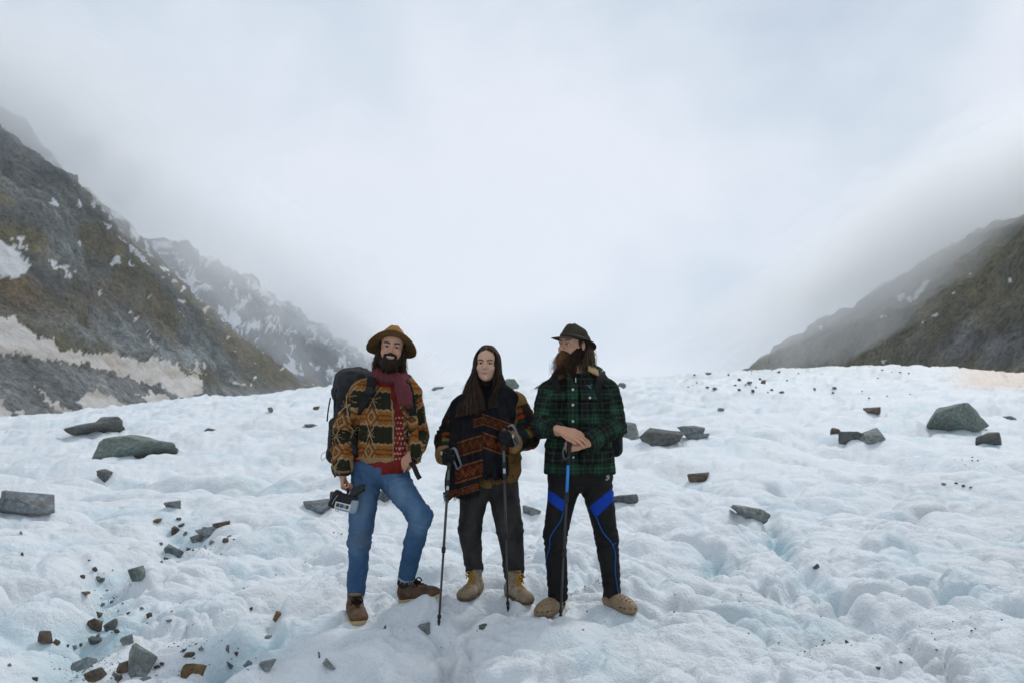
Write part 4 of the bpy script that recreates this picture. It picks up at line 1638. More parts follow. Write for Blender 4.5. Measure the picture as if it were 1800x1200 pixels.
    dsp = add_disp(crease_disp(LR, [np.linalg.norm(kr - hr), 0.04, 0.78], 0.0065, 0.042, 0.09, 5), crease_disp(LL, [np.linalg.norm(kl - hl_) - 0.01, 0.06], 0.0070, 0.042, 0.09, 6),
                   fabric_disp(0.009, 6, 12, (1, 1, 0.8)), fabric_disp(0.0035, 16, 13, (0.6, 1, 1.3)))

    def leg_cut(G):
        d1 = (G - (ar + unit(ar - kr) * 0.006)) @ unit(ar - kr)
        d2 = (G - (al_ + unit(al_ - kl) * 0.006)) @ unit(al_ - kl)
        xm = J(672, 1000)[0]
        return np.where(G[..., 0] < xm, d1, d2)
    solid('jeans', hips + legr + legl, 0.0072, DENIM, p, paint=jeans_paint, disp=dsp, cuts=[leg_cut])
    for e_, k_ in ((ar, kr), (al_, kl)):
        w = unit(e_ - k_)
        fr = []
        for i in range(60):
            a = rng.random() * 6.28
            e1 = unit(np.cross(w, (0, 1, 0.1)))
            e2 = np.cross(w, e1)
            q = e_ + w * 0.004 + 0.049 * (math.cos(a) * e1 + math.sin(a) * e2)
            fr.append(np.array([q, q + w * 0.008 + rng.normal(0, 0.003, 3), q + w * (0.010 + 0.012 * rng.random()) + rng.normal(0, 0.005, 3)]))
        strands('frayed_hem', fr, 0.0011, CLOTH, p, [(0.42, 0.50, 0.56)] * len(fr), rng)
        tube('sock', [e_ - w * 0.03, e_ + w * 0.05], [0.046, 0.047], CLOTH, p, 18, 4, col=(0.035, 0.028, 0.028))

    # boots
    bs = 1.02
    M1 = foot_m((0.36, -1.0, -0.02))
    t1 = at(633, 1101, 4.73)
    o1 = t1 - M1[:, 0] * 0.19 * bs
    boot(p, M1, o1, bs, shaft=0.148, upper=(0.090, 0.050, 0.028), sole_c=(0.45, 0.33, 0.15), lace_c=(0.022, 0.014, 0.010))
    rest_on(M1, o1, bs)
    M2 = foot_m((1.0, -0.22, 0.16))
    o2 = at(723, 1057, 4.96)
    boot(p, M2, o2, bs, shaft=0.150, upper=(0.080, 0.046, 0.028), sole_c=(0.45, 0.34, 0.16), lace_c=(0.022, 0.014, 0.010))
    rest_on(M2, o2, bs)
    for k_ in (-0.06, 0.04, 0.14):
        q = o2 + M2 @ V3(k_, 0, 0) + V3(0, -0.15, -0.045)
        FEET.append((q[0], q[1], q[2], 0.15))

    # shirt seen through the open jacket and below its hem
    def shirt_paint(V, N):
        c = np.tile(np.array((0.155, 0.018, 0.016)), (len(V), 1))
        px, py = to_px(V)
        d = (np.mod(px / 6.0 + np.floor(py / 9.0) * 0.5, 1) - 0.5) ** 2 * 36 + (np.mod(py / 9.0, 1) - 0.5) ** 2 * 81
        m = (d + 3 * noise(px / 5, py / 5, 0, 3) < 2.2) & (py < 806) & (py > 725)
        c[m] = (0.50, 0.36, 0.27)
        return c * (1 + 0.3 * fbm(V[:, 0] * 20, V[:, 1] * 20, V[:, 2] * 20, 2, 3))[:, None]
    solid('shirt', [cap(J(684, 690, 0.02), J(674, 812, 0.02), 0.148, 0.158, k=0, flat=((0.15, 1, 0), 0.78)), cap(J(688, 672, 0.0), J(690, 690, 0), 0.070, 0.08, k=0.04),
                    cap(J(640, 812, 0.02), J(694, 818, 0.0), 0.062, 0.062, k=0.05)], 0.008, CLOTH, p,
          paint=shirt_paint, disp=fabric_disp(0.006, 11, 31), cuts=[(J(666, 833), (0.12, 0, -1))])

    # jacket
    tr = (J(668, 812, 0.02), J(676, 690, 0.02))
    armR, armL = [sh + unit(sh - el) * 0.03, el, wr], [shl, ell_, wl]
    P = [cap(J(682, 706, 0.02), J(674, 790, 0.02), 0.158, 0.165, k=0.0, flat=((0.15, 1, 0), 0.84)), cap(J(644, 688, 0.03), J(714, 688, 0.04), 0.078, 0.074, k=0.06),
         cap(J(668, 668, 0.03), J(706, 670, 0.03), 0.055, 0.05, k=0.05),
         cap(sh, el, 0.078, 0.069, k=0.022), cap(el, J(601, 820, -0.06), 0.069, 0.056, k=0.02),
         cap(shl, ell_, 0.074, 0.064, k=0.02), cap(ell_, J(723, 800, -0.03), 0.066, 0.056, k=0.02),
         cap(J(724, 705, -0.05), J(729, 790, -0.10), 0.032, 0.034, k=0.012, flat=((0.5, 1, 0), 0.5)),
         cap(J(730, 785, -0.10), J(738, 810, -0.11), 0.034, 0.010, k=0.02, flat=((0.5, 1, 0), 0.5))]
    P += [cap(J(690, 655, -0.13), J(702, 735, -0.105), 0.045, 0.032, k=0.01, sub=True), cap(J(703, 730, -0.105), J(709, 830, -0.10), 0.042, 0.060, k=0.012, sub=True)]
    hemz = J(668, 810)[2]

    def jk_cut(G):
        # hem: level on the body, the open side hangs a little lower; sleeves keep their own end
        px = (G[..., 0] - J(668, 800)[0])
        h = (hemz + 0.015 * np.clip(px / 0.15, -1, 1) + (px > 0.20) * -0.04) - G[..., 2]
        slv = np.linalg.norm(G[..., :2] - wr[:2], axis=-1) < 0.085
        return np.where(slv, (J(602, 829)[2] - G[..., 2]), h)

    def jk_paint(V, N):
        u, v, part = garment_charts(V, (J(668, 799), J(676, 690)), [(armR, 0.07), (armL, 0.066)], 0.18, 14)
        c = woven_pattern(u + 0.012 + 0.05 * (part == 1), np.where(part == 0, v + 0.075, v + 0.065))
        c = c * (1 + 0.25 * fbm(V[:, 0] * 60, V[:, 1] * 60, V[:, 2] * 60, 2, 15))[:, None]
        trim = (part == 0) & (V[:, 2] < hemz + 0.03)
        tr_c = np.array((0.25, 0.165, 0.08)) * (1 + 0.25 * np.sign(np.sin(u * 260 + V[:, 2] * 260)))[:, None]
        c[trim] = tr_c[trim]
        px, py = to_px(V)
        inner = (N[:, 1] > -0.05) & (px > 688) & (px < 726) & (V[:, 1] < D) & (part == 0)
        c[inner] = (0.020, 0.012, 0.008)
        edge = np.abs(px - np.interp(py, [665, 735, 812], [686, 691, 692])) < 1.6
        c[edge & (part == 0) & (V[:, 1] < D - 0.05)] = (0.28, 0.20, 0.11)
        return c
    dsp = add_disp(crease_disp(armR, [np.linalg.norm(el - sh) + 0.03, 0.42], 0.008, 0.042, 0.10, 8), fabric_disp(0.012, 6, 14), fabric_disp(0.004, 18, 15))
    jk = solid('jacket', P, 0.0056, CLOTH, p, paint=jk_paint, disp=dsp, cuts=[jk_cut])
    ribbon('cuff_trim', [wr + V3(0.055 * math.cos(a), 0.055 * math.sin(a), 0.012 + 0.004 * math.sin(a)) for a in np.linspace(0, 6.28, 13)], 0.014, 0.005,
           [V3(math.cos(a), math.sin(a), 0) for a in np.linspace(0, 6.28, 13)], LEATHER, jk, 30, col=(0.16, 0.10, 0.05))

    # scarf: two turns round the neck and a fringed tail
    nc = J(686, 661, 0.0)
    SP_ = []
    for k_, (rx, ry, dz, rr) in enumerate(((0.092, 0.086, -0.006, 0.030), (0.080, 0.078, 0.026, 0.026))):
        ring = [nc + V3(rx * math.cos(a), ry * math.sin(a), dz + 0.020 * math.cos(a + 2.4 + k_) + 0.022 * math.sin(a)) for a in np.linspace(0, 6.283, 17)]
        SP_ += [cap(a, b, rr * (1 + 0.15 * math.sin(i * 2.1)), k=0.012) for i, (a, b) in enumerate(zip(ring[:-1], ring[1:]))]
    t0, t1_, t2 = J(702, 668, -0.13), J(709, 690, -0.155), J(714, 711, -0.165)
    SP_ += [cap(t0, t1_, 0.034, 0.042, k=0.02, flat=((0.3, 1, 0), 0.5)), cap(t1_, t2, 0.042, 0.044, k=0.02, flat=((0.3, 1, 0), 0.4))]

    def scarf_paint(V, N):
        s = V[:, 2] * 60 + 6 * fbm(V[:, 0] * 14, V[:, 1] * 14, V[:, 2] * 14, 2, 3)
        c = np.tile(np.array((0.125, 0.030, 0.036)), (len(V), 1))
        c = mixc(c, 0.6 * stripe(V[:, 0] * 1.0 + 0.15 * V[:, 2], 0.026, 0.2, 0.6, 0.1), (0.085, 0.040, 0.052))
        c = mixc(c, 0.35 * stripe(V[:, 0] - V[:, 2] * 0.4, 0.017, 0.1, 0.3, 0.1), (0.22, 0.10, 0.06))
        return c
    sf = solid('scarf', SP_, 0.0055, CLOTH, p, paint=scarf_paint,
               disp=lambda V: 0.005 * np.sin(V[:, 0] * 210 + V[:, 2] * 60 + 4 * fbm(V[:, 0] * 12, V[:, 1] * 12, V[:, 2] * 12, 2, 9)) * 0.6 + 0.005 * fbm(V[:, 0] * 25, V[:, 1] * 25, V[:, 2] * 25, 2, 8),
               cuts=[(t2, (0.1, 0, -1))])
    fr = []
    for i in range(46):
        q = t2 + V3(rng.uniform(-0.040, 0.040), rng.uniform(-0.012, 0.008), rng.uniform(-0.002, 0.006))
        fr.append(np.array([q, q + V3(rng.normal(0, 0.003), 0, -0.012), q + V3(rng.normal(0, 0.006), 0, -0.014 - 0.016 * rng.random())]))
    strands('fringe', fr, 0.0017, CLOTH, sf, [np.array((0.16, 0.07, 0.05)) * (0.7 + 0.8 * rng.random()) for _ in fr], rng)

    # beard and hair
    B = [ell((0, -0.064, -0.096), (0.054, 0.042, 0.036), k=0.0), ell((0, -0.064, -0.122), (0.048, 0.040, 0.034), k=0.03)]
    for s in (-1, 1):
        B += [ell((s * 0.054, -0.028, -0.068), (0.017, 0.036, 0.044), k=0.02), cap((0, -0.103, -0.0475), (s * 0.030, -0.094, -0.058), 0.0085, 0.009, k=0.01), cap((s * 0.030, -0.093, -0.058), (s * 0.037, -0.082, -0.085), 0.010, 0.012, k=0.012)]
    B += [ell((0, -0.112, -0.0670), (0.028, 0.030, 0.0115), k=0.003, sub=True), ell((0.022, -0.110, -0.0630), (0.010, 0.030, 0.008), k=0.003, sub=True), ell((-0.022, -0.110, -0.0630), (0.010, 0.030, 0.008), k=0.003, sub=True)]
    dark = np.array((0.020, 0.012, 0.008))
    Vb, Qb = nets(xf(B, HM, HO, HS), 0.004)
    Nb = vnormals(Vb, Qb)
    bd = mesh_np('beard', Vb + Nb * (0.003 * fbm(Vb[:, 0] * 90, Vb[:, 1] * 90, Vb[:, 2] * 40, 2, 4))[:, None], Qb, HAIR, p, col=dark)
    Lb = (Vb - HO) @ HM / HS
    cs, idx = fur(Vb, Nb, 700, 0.020, rng, 0.9, 0.0012, 5, 0.9, keep=(Lb[:, 2] < -0.082) | (np.abs(Lb[:, 0]) > 0.040))
    strands('beard_hair', cs, 0.0011, HAIR, bd, [dark * (0.7 + 1.4 * rng.random()) + np.array((0.02, 0.009, 0.003)) * (rng.random() > 0.8) for _ in cs], rng)
    Hh = [ell((0, 0.045, 0.005), (0.094, 0.078, 0.098), k=0.0), ell((0, 0.055, -0.08), (0.085, 0.05, 0.075), k=0.03)]
    for s in (-1, 1):
        Hh += [ell((s * 0.076, -0.006, -0.020), (0.013, 0.036, 0.075), k=0.02), ell((s * 0.084, 0.018, -0.090), (0.018, 0.032, 0.045), k=0.03)]
    Vh, Qh = nets(xf(Hh, HM, HO, HS), 0.0055)
    Nh = vnormals(Vh, Qh)
    hd = mesh_np('hair', Vh, Qh, HAIR, p, col=dark * 1.2)
    Lh = (Vh - HO) @ HM / HS
    cs, idx = fur(Vh, Nh, 1100, 0.050, rng, 1.2, 0.006, 8, 0.5, keep=(Lh[:, 2] < 0.03) & (Lh[:, 1] > -0.03), wave=1.6)
    strands('hair_lock', cs, 0.0014, HAIR, hd, [dark * (0.8 + 1.6 * rng.random()) + np.array((0.07, 0.040, 0.018)) * (rng.random() > 0.7) for _ in cs], rng)

    TM = HM @ rotm(0, -15, 0)
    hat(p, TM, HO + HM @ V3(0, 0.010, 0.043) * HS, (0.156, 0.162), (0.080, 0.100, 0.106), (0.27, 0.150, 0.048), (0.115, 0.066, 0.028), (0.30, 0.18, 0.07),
        lambda a: -0.042 * np.cos(a) ** 2 + 0.010 * np.clip(-np.sin(a), 0, 1) ** 2)
    return p, dict(wr=wr, D=D, J=J)


def backpack_black():
    D = 4.95
    J = lambda x, y, off=0.0: at(x, y, D + off)
    root = empty('backpack', J(622, 830, 0.25))
    tag(root, 'black hiking backpack on the back of the person in tan hat', 'backpack', 'backpacks worn by the hikers')
    blk, gry = (0.012, 0.012, 0.013), (0.030, 0.031, 0.033)
    Mb = rotm(14, 0, 4)
    P = [rbox(J(634, 745, 0.29), (0.150, 0.10, 0.255), Mb, 0.07, k=0), cap(J(606, 690, 0.26), J(604, 800, 0.26), 0.075, 0.06, k=0.03)]

    def pp(V, N):
        n = fbm(V[:, 0] * 18, V[:, 1] * 18, V[:, 2] * 18, 3, 3)
        c = np.tile(np.array(gry), (len(V), 1)) * (1 + 0.6 * n)[:, None]
        return c
    solid('pack_body', P, 0.007, NYLON, root, paint=pp, disp=fabric_disp(0.008, 9, 41))
    lid = solid('lid', [ell(J(626, 668, 0.25), (0.135, 0.125, 0.085), Mb, k=0), ell(J(606, 690, 0.22), (0.085, 0.09, 0.085), Mb, k=0.04)], 0.007, NYLON, root, paint=pp, disp=fabric_disp(0.010, 11, 42))
    ribbon('lid_strap', [J(598, 672, 0.15), J(590, 690, 0.15), J(588, 715, 0.16)], 0.016, 0.003, (-0.5, -1, 0), NYLON, lid, 12, col=blk)
    # shoulder straps over the chest
    ribbon('shoulder_strap', [J(652, 655, 0.06), J(653, 664, -0.08), J(652, 678, -0.120), J(648, 692, -0.125), J(640, 706, -0.10), J(630, 722, -0.03)], 0.055, 0.014,
           [V3(0, -.3, 1), V3(0, -.9, .5), V3(0, -1, .1), V3(-.2, -1, 0), V3(-.5, -.9, 0), V3(-.9, -.3, 0)], NYLON, root, 26, col=blk)
    ribbon('shoulder_strap', [J(712, 668, 0.06), J(716, 676, -0.07), J(722, 700, -0.10), J(726, 730, -0.10)], 0.05, 0.012,
           [V3(0, -.3, 1), V3(.1, -.9, .5), V3(.3, -1, 0), V3(.5, -1, 0)], NYLON, root, 20, col=blk)
    solid('strap_buckle', [rbox(J(651, 686, -0.145), (0.024, 0.016, 0.020), rotm(-10), 0.006, k=0), cap(J(644, 684, -0.15), J(657, 688, -0.15), 0.010, k=0.006)], 0.004, PLASTIC, root, col=(0.01, 0.01, 0.011))
    # hip belt ends and loose webbing
    ribbon('hip_belt', [J(722, 812, -0.10), J(728, 820, -0.14), J(733, 832, -0.15), J(738, 841, -0.15)], 0.030, 0.005, (0.3, -1, 0), NYLON, root, 14, col=(0.022, 0.016, 0.016))
    ribbon('side_strap', [J(581, 698, 0.16), J(577, 720, 0.15), J(575, 740, 0.15)], 0.010, 0.003, (-0.4, -1, 0), NYLON, root, 10, col=blk)
    ribbon('side_strap', [J(586, 815, 0.1), J(588, 828, 0.09), J(589, 838, 0.09)], 0.014, 0.003, (-0.4, -1, 0), NYLON, root, 10, col=blk)
    solid('side_pocket', [cap(J(591, 745, 0.17), J(588, 800, 0.15), 0.045, 0.052, k=0), cap(J(612, 775, -0.02), J(622, 792, -0.03), 0.03, 0.03, k=0.02)], 0.006, NYLON, root, paint=pp, disp=fabric_disp(0.008, 14, 44))
    tube('cord_loop', [J(583, 793, 0.1), J(574, 793, 0.09), J(565, 799, 0.09), J(566, 808, 0.09), J(574, 802, 0.09), J(582, 795, 0.1)], 0.0016, NYLON, root, 6, 24, col=blk)
    tube('cord_end', [J(582, 790, 0.1), J(578, 800, 0.09), J(579, 810, 0.09)], 0.0014, NYLON, root, 6, 10, col=blk)
    return root


def video_camera():
    D = 4.95
    J = lambda x, y, off=0.0: at(x, y, D + off)
    root = empty('video_camera', J(606, 902, -0.13))
    tag(root, 'small black and silver camcorder hanging from a hand beside blue jeans', 'camera')
    o = J(605, 881, -0.135)
    M = rotm(8, 0, 15)          # long side across the picture, tipped down to the right
    W = lambda x, y, z: o + M @ V3(x, y, z)
    blk = (0.012, 0.011, 0.011)
    solid('body', [rbox(o, (0.074, 0.036, 0.047), M, 0.018, k=0), rbox(W(-0.055, -0.002, 0.004), (0.026, 0.040, 0.052), M @ rotm(0, 0, 12), 0.016, k=0.006)], 0.003, PLASTIC, root, col=blk)
    solid('lower_shell', [rbox(W(0.022, -0.003, -0.026), (0.064, 0.0385, 0.026), M, 0.016, k=0), rbox(W(0.062, -0.003, -0.004), (0.024, 0.038, 0.034), M, 0.014, k=0.01)], 0.003, METAL, root, col=(0.22, 0.27, 0.31))
    pan = solid('control_panel', [rbox(W(0.000, -0.0405, -0.022), (0.047, 0.003, 0.019), M, 0.002, k=0)], 0.0022, METAL, root, col=(0.55, 0.58, 0.55))
    for x, w, c in ((-0.030, 0.010, (0.06, 0.06, 0.05)), (-0.006, 0.012, (0.05, 0.10, 0.22)), (0.012, 0.004, (0.30, 0.30, 0.25)), (0.027, 0.009, (0.07, 0.055, 0.04))):
        solid('button', [rbox(W(x, -0.044, -0.021 - 0.2 * x * 0), (w, 0.003, 0.011), M, 0.002, k=0)], 0.002, PLASTIC, pan, col=c)
    tube('viewfinder', [W(0.030, 0.0, 0.040), W(0.052, 0.0, 0.068), W(0.085, 0.0, 0.106), W(0.089, 0.0, 0.110)], [0.022, 0.021, 0.023, 0.020], PLASTIC, root, 18, 12, col=(0.022, 0.019, 0.018))
    tube('lens_ring', [W(-0.070, 0, 0.004), W(-0.082, 0, 0.002), W(-0.086, 0, 0.001)], [0.040, 0.040, 0.034], METAL, root, 24, 8, col=(0.03, 0.03, 0.03))
    tube('trim_line', [W(-0.064, -0.041, -0.030), W(-0.058, -0.0425, 0.0), W(-0.046, -0.0415, 0.035)], 0.0012, METAL, root, 6, 10, col=(0.5, 0.48, 0.42))
    tube('strap_ring', [W(-0.035, -0.01, -0.048), W(-0.034, -0.01, -0.060), W(-0.020, -0.01, -0.062), W(-0.018, -0.01, -0.048)], 0.0016, METAL, root, 6, 14, col=(0.1, 0.1, 0.1))
    g = J(611, 858, -0.105)
    ribbon('hand_strap', [W(0.012, 0.0, 0.046), J(612, 868, -0.13), g, J(608, 852, -0.085)], 0.016, 0.006, (0.2, -1, 0.1), LEATHER, root, 18, col=(0.022, 0.012, 0.010))
    tube('strap_clip', [W(0.014, -0.012, 0.046), W(0.018, -0.013, 0.066)], 0.0022, METAL, root, 6, 4, col=(0.6, 0.6, 0.6))
    return root

# ------------------------------------------------------------------ person with long dark hair and dark shawl
def person_long_hair():
    D = 5.15
    J = lambda x, y, off=0.0: at(x, y, D + off)
    rng = np.random.default_rng(21)
    skin = (0.53, 0.325, 0.22)
    HM, HO, HS = rotm(-6, -3, 2), J(856, 641, -0.04), 0.94
    shR, elR, wrR = J(811, 722, 0.03), J(790, 774, 0.02), J(783, 796, -0.13)
    shL, elL, wrL = J(905, 712, 0.03), J(924, 764, 0.02), J(900, 776, -0.17)
    fR, fL = (0.02, -0.92, -0.30), (-0.30, -0.92, 0.30)
    hR = dict(wrist=wrR, fwd=fR, palm=(1, 0, 0), thumb_side=1, curl=(70, 82, 45), s=1.02, spread=0)
    hL = dict(wrist=wrL, fwd=fL, palm=(-1, 0.2, 0), thumb_side=-1, curl=(70, 82, 45), s=1.02, spread=0)
    hipR, knR, anR = J(836, 850, 0.03), J(826, 932, -0.04), J(834, 1002, 0.0)
    hipL, knL, anL = J(884, 850, 0.03), J(896, 930, -0.03), J(905, 1012, 0.0)
    body = [cap(J(856, 700, 0.03), J(856, 660, 0.0), 0.050, 0.046, k=0.02)] + xf(head_prims(True), HM, HO, HS)
    body += [cap(J(822, 712, 0.03), J(892, 710, 0.03), 0.05, k=0.03), cap(J(857, 720, 0.03), J(858, 800, 0.03), 0.11, 0.105, k=0.05, flat=((0, 1, 0), 0.75)),
             cap(shR, elR, 0.04, 0.032, k=0.03), cap(elR, wrR, 0.032, 0.023, k=0.01), cap(shL, elL, 0.04, 0.032, k=0.03), cap(elL, wrL, 0.032, 0.023, k=0.01),
             cap(hipR, knR, 0.06, 0.045, k=0.02), cap(knR, anR, 0.045, 0.036, k=0.02), cap(hipL, knL, 0.06, 0.045, k=0.02), cap(knL, anL, 0.045, 0.036, k=0.02)]
    body += hand_prims(**hR) + hand_prims(**hL)

    def paint(V, N):
        L = (V - HO) @ HM / HS
        h = head_paint(L, skin, lips=(0.40, 0.19, 0.155), brow=(0.018, 0.012, 0.01), browthick=0.0052, rosy=0.35, browz=0.0185, lipw=0.024)
        h[np.linalg.norm(L, axis=1) > 0.2] = skin
        return h
    p = solid('person', body, 0.0048, SKIN, None, paint=paint, zfine=[(HO[2] - 0.13, 3)], smooth_it=0)
    set_origin(p, J(868, 1060, 0))
    tag(p, 'person with long dark loose hair, dark shawl and charcoal trousers holding two poles', 'person', 'three hikers standing on the ice')
    eyes(p, HM, HO, HS, (0.06, -1, -0.02), iris=(0.04, 0.025, 0.015))

    # trousers
    LR, LL = [hipR, knR, anR], [hipL, knL, anL]
    P = [ell(J(858, 838, 0.03), (0.172, 0.125, 0.10), k=0.0), cap(hipR, knR, 0.094, 0.072, k=0.03), cap(knR, anR, 0.070, 0.056, k=0.02),
         cap(hipL, knL, 0.102, 0.083, k=0.03), cap(knL, anL, 0.081, 0.061, k=0.02)]

    def cutl(G):
        d1 = (G - (anR + unit(anR - knR) * 0.002)) @ unit(anR - knR)
        d2 = (G - (anL + unit(anL - knL) * 0.010)) @ unit(anL - knL)
        return np.where(G[..., 0] < J(864, 1000)[0], d1, d2)

    def pc(V, N):
        c = np.tile(np.array((0.036, 0.035, 0.033)), (len(V), 1))
        return c * (1 + 0.8 * fbm(V[:, 0] * 16, V[:, 1] * 16, V[:, 2] * 6, 3, 61))[:, None]
    solid('trousers', P, 0.0075, DENIM, p, paint=pc, cuts=[cutl],
          disp=add_disp(crease_disp(LR, [np.linalg.norm(knR - hipR) + 0.02, 0.52], 0.0045, 0.07, 0.10, 15), crease_disp(LL, [np.linalg.norm(knL - hipL), 0.58, 0.05], 0.004, 0.075, 0.10, 16), fabric_disp(0.007, 7, 17)))
    for e_, k_ in ((anR, knR), (anL, knL)):
        w = unit(e_ - k_)
        tube('sock', [e_ - w * 0.03, e_ + w * 0.04], [0.043, 0.045], CLOTH, p, 16, 4, col=(0.03, 0.03, 0.03))

    # boots
    bs = 0.92
    M1 = foot_m((-0.50, -0.9, -0.03))
    o1 = at(835, 1046, 5.13)
    boot(p, M1, o1, bs, (0.27, 0.215, 0.150), (0.10, 0.065, 0.035), (0.42, 0.24, 0.05), shaft=0.185, hiking=True, toe_c=(0.20, 0.150, 0.095))
    rest_on(M1, o1, bs)
    M2 = foot_m((0.62, -0.78, -0.10))
    o2 = at(902, 1050, 5.10)
    boot(p, M2, o2, bs * 1.02, (0.27, 0.215, 0.150), (0.10, 0.065, 0.035), (0.42, 0.24, 0.05), shaft=0.185, hiking=True, toe_c=(0.20, 0.150, 0.095))
    rest_on(M2, o2, bs)

    # jacket
    aR, aL = [shR + V3(0, 0, 0.03), elR, wrR], [shL + V3(0, 0, 0.03), elL, wrL]
    P = [cap(J(858, 728, 0.03), J(864, 815, 0.03), 0.172, 0.190, k=0, flat=((0, 1, 0), 0.78)), cap(J(824, 720, 0.03), J(894, 714, 0.03), 0.062, k=0.05),
         cap(shR, elR, 0.082, 0.083, k=0.03), cap(elR, J(783, 797, -0.10), 0.080, 0.062, k=0.03), cap(shL, elL, 0.085, 0.088, k=0.03), cap(elL, J(903, 776, -0.135), 0.086, 0.066, k=0.03),
         cap(J(840, 690, 0.03), J(878, 690, 0.03), 0.05, k=0.05)]

    def jc(V, N):
        u, v, part = garment_charts(V, (J(862, 850), J(858, 715)), [(aR, 0.08), (aL, 0.085)], 0.185, 0)
        n = fbm(V[:, 0] * 14, V[:, 1] * 14, V[:, 2] * 14, 3, 70)
        tan = np.array((0.175, 0.098, 0.036))
        c = np.tile(tan, (len(V), 1)) * (1 + 0.5 * n)[:, None]
        vv = v + 0.010 * n
        sl = np.tile(np.array((0.016, 0.015, 0.013)), (len(V), 1))
        for a, b, k in ((0.055, 0.085, (0.19, 0.062, 0.012)), (0.10, 0.125, (0.24, 0.045, 0.014)), (0.135, 0.155, (0.010, 0.040, 0.028)), (0.215, 0.24, (0.012, 0.045, 0.030)), (0.24, 0.262, (0.16, 0.055, 0.012)),
                        (0.285, 0.305, (0.22, 0.050, 0.012)), (0.318, 0.345, (0.20, 0.115, 0.035)), (0.345, 0.37, (0.010, 0.042, 0.030))):
            sl = mixc(sl, sstep(a - 0.006, a + 0.006, vv) * (1 - sstep(b - 0.006, b + 0.006, vv)) * (0.55 + 0.45 * np.sign(np.sin(u * 42 + 1))), k)
        sl = mixc(sl, 1 - sstep(0.035, 0.05, vv), tan)
        end = np.where(part == 1, np.linalg.norm(aR[1] - aR[0]) + np.linalg.norm(aR[2] - aR[1]), np.linalg.norm(aL[1] - aL[0]) + np.linalg.norm(aL[2] - aL[1]))
        sl = mixc(sl, sstep(0.026, 0.020, end - v), (0.25, 0.15, 0.06))
        c[part > 0] = sl[part > 0]
        return c

    def jcut(G):
        hem = J(862, 852)[2] - G[..., 2]
        arm = (np.linalg.norm(G - wrR, axis=-1) < 0.12) | (np.linalg.norm(G - wrL, axis=-1) < 0.12)
        e1 = (G - wrR) @ unit(wrR - elR) - 0.005
        e2 = (G - wrL) @ unit(wrL - elL) - 0.005
        o = np.where(np.linalg.norm(G - wrR, axis=-1) < 0.12, e1, np.where(np.linalg.norm(G - wrL, axis=-1) < 0.12, e2, hem))
        return o
    jk = solid('jacket', P, 0.0060, CLOTH, p, paint=jc, cuts=[jcut], disp=add_disp(crease_disp(aL, [0.2, 0.33], 0.008, 0.05, 0.09, 18), crease_disp(aR, [0.2, 0.30], 0.007, 0.045, 0.08, 19), fabric_disp(0.012, 7, 20), fabric_disp(0.004, 24, 22)))
    for x, y in ((902, 812), (902, 836)):
        solid('button', [ell(J(x, y, -0.118), (0.009, 0.004, 0.009), k=0)], 0.0022, PLASTIC, jk, col=(0.05, 0.03, 0.015))

    # shawl: round the neck, over both shoulders, two long panels in front
    S = [cap(J(822, 712, 0.0), J(892, 706, 0.0), 0.085, 0.085, k=0.0), cap(J(842, 696, 0.02), J(876, 690, 0.02), 0.070, 0.07, k=0.05)]
    S += [cap(J(818, 722, -0.085), J(824, 790, -0.145), 0.105, 0.105, k=0.05, flat=((0.15, 1, 0.1), 0.42)), cap(J(822, 790, -0.15), J(815, 858, -0.155), 0.100, 0.125, k=0.04, flat=((0.1, 1, 0), 0.30)),
          cap(J(884, 700, -0.07), J(874, 770, -0.145), 0.085, 0.100, k=0.03, flat=((-0.2, 1, 0), 0.42)), cap(J(873, 770, -0.16), J(872, 830, -0.165), 0.088, 0.086, k=0.03, flat=((0, 1, 0), 0.32)),
          cap(J(850, 720, -0.12), J(848, 790, -0.165), 0.05, 0.07, k=0.03, flat=((0, 1, 0), 0.5))]
    bl, br = J(810, 868, -0.15), J(872, 834, -0.17)

    def scut(G):
        x0 = J(847, 850)[0]
        zl = J(810, 868)[2] + (G[..., 0] - bl[0]) * 0.16
        zr = J(872, 836)[2]
        return np.where(G[..., 0] < x0, zl, zr) - G[..., 2]

    def sp(V, N):
        px, py = to_px(V)
        c = np.tile(np.array((0.0135, 0.0130, 0.0155)), (len(V), 1))
        n = fbm(V[:, 0] * 30, V[:, 1] * 30, V[:, 2] * 30, 3, 80)
        c *= (1 + 0.5 * n)[:, None]
        front = V[:, 1] < D - 0.03
        rust, red, gold, blue = (0.055, 0.018, 0.009), (0.055, 0.010, 0.011), (0.125, 0.045, 0.011), (0.03, 0.03, 0.05)
        right = px > 848
        vr = py - np.where(right, 0.36, -0.30) * (px - 848)

        def band(lo, hi, side, fancy):
            nonlocal c
            m = front & side & (vr > lo) & (vr < hi)
            k = np.tile(np.asarray(rust if not fancy else red, float), (len(V), 1))
            w = (vr - lo) / (hi - lo)
            zig = np.abs(np.mod(px / 13.0, 1) - 0.5) * 2
            k[(np.abs(w - 0.25 - 0.5 * zig) < 0.10)] = gold if fancy else (0.085, 0.032, 0.012)
            d = np.abs(np.mod(px / 19.0, 1) - 0.5) * 19 / 8.0 + np.abs(w - 0.5) * (hi - lo) / 9.0
            if fancy:
                k[d < 1.0] = gold
                k[d < 0.72] = red
                k[d < 0.45] = gold
                k[d < 0.2] = blue
            k[(w < 0.10) | (w > 0.90)] = (0.15, 0.06, 0.02)
            k[((w > 0.10) & (w < 0.16)) | ((w > 0.84) & (w < 0.9))] = (0.012, 0.010, 0.010)
            c[m] = k[m] * (1 + 0.4 * n[m])[:, None]
        band(726, 745, right, False)
        band(758, 786, right, True)
        band(763, 790, ~right & (px > 804), False)
        band(732, 746, ~right & (px > 832), False)
        band(806, 836, ~right & (px > 800), True)
        band(846, 858, ~right, True)
        return c
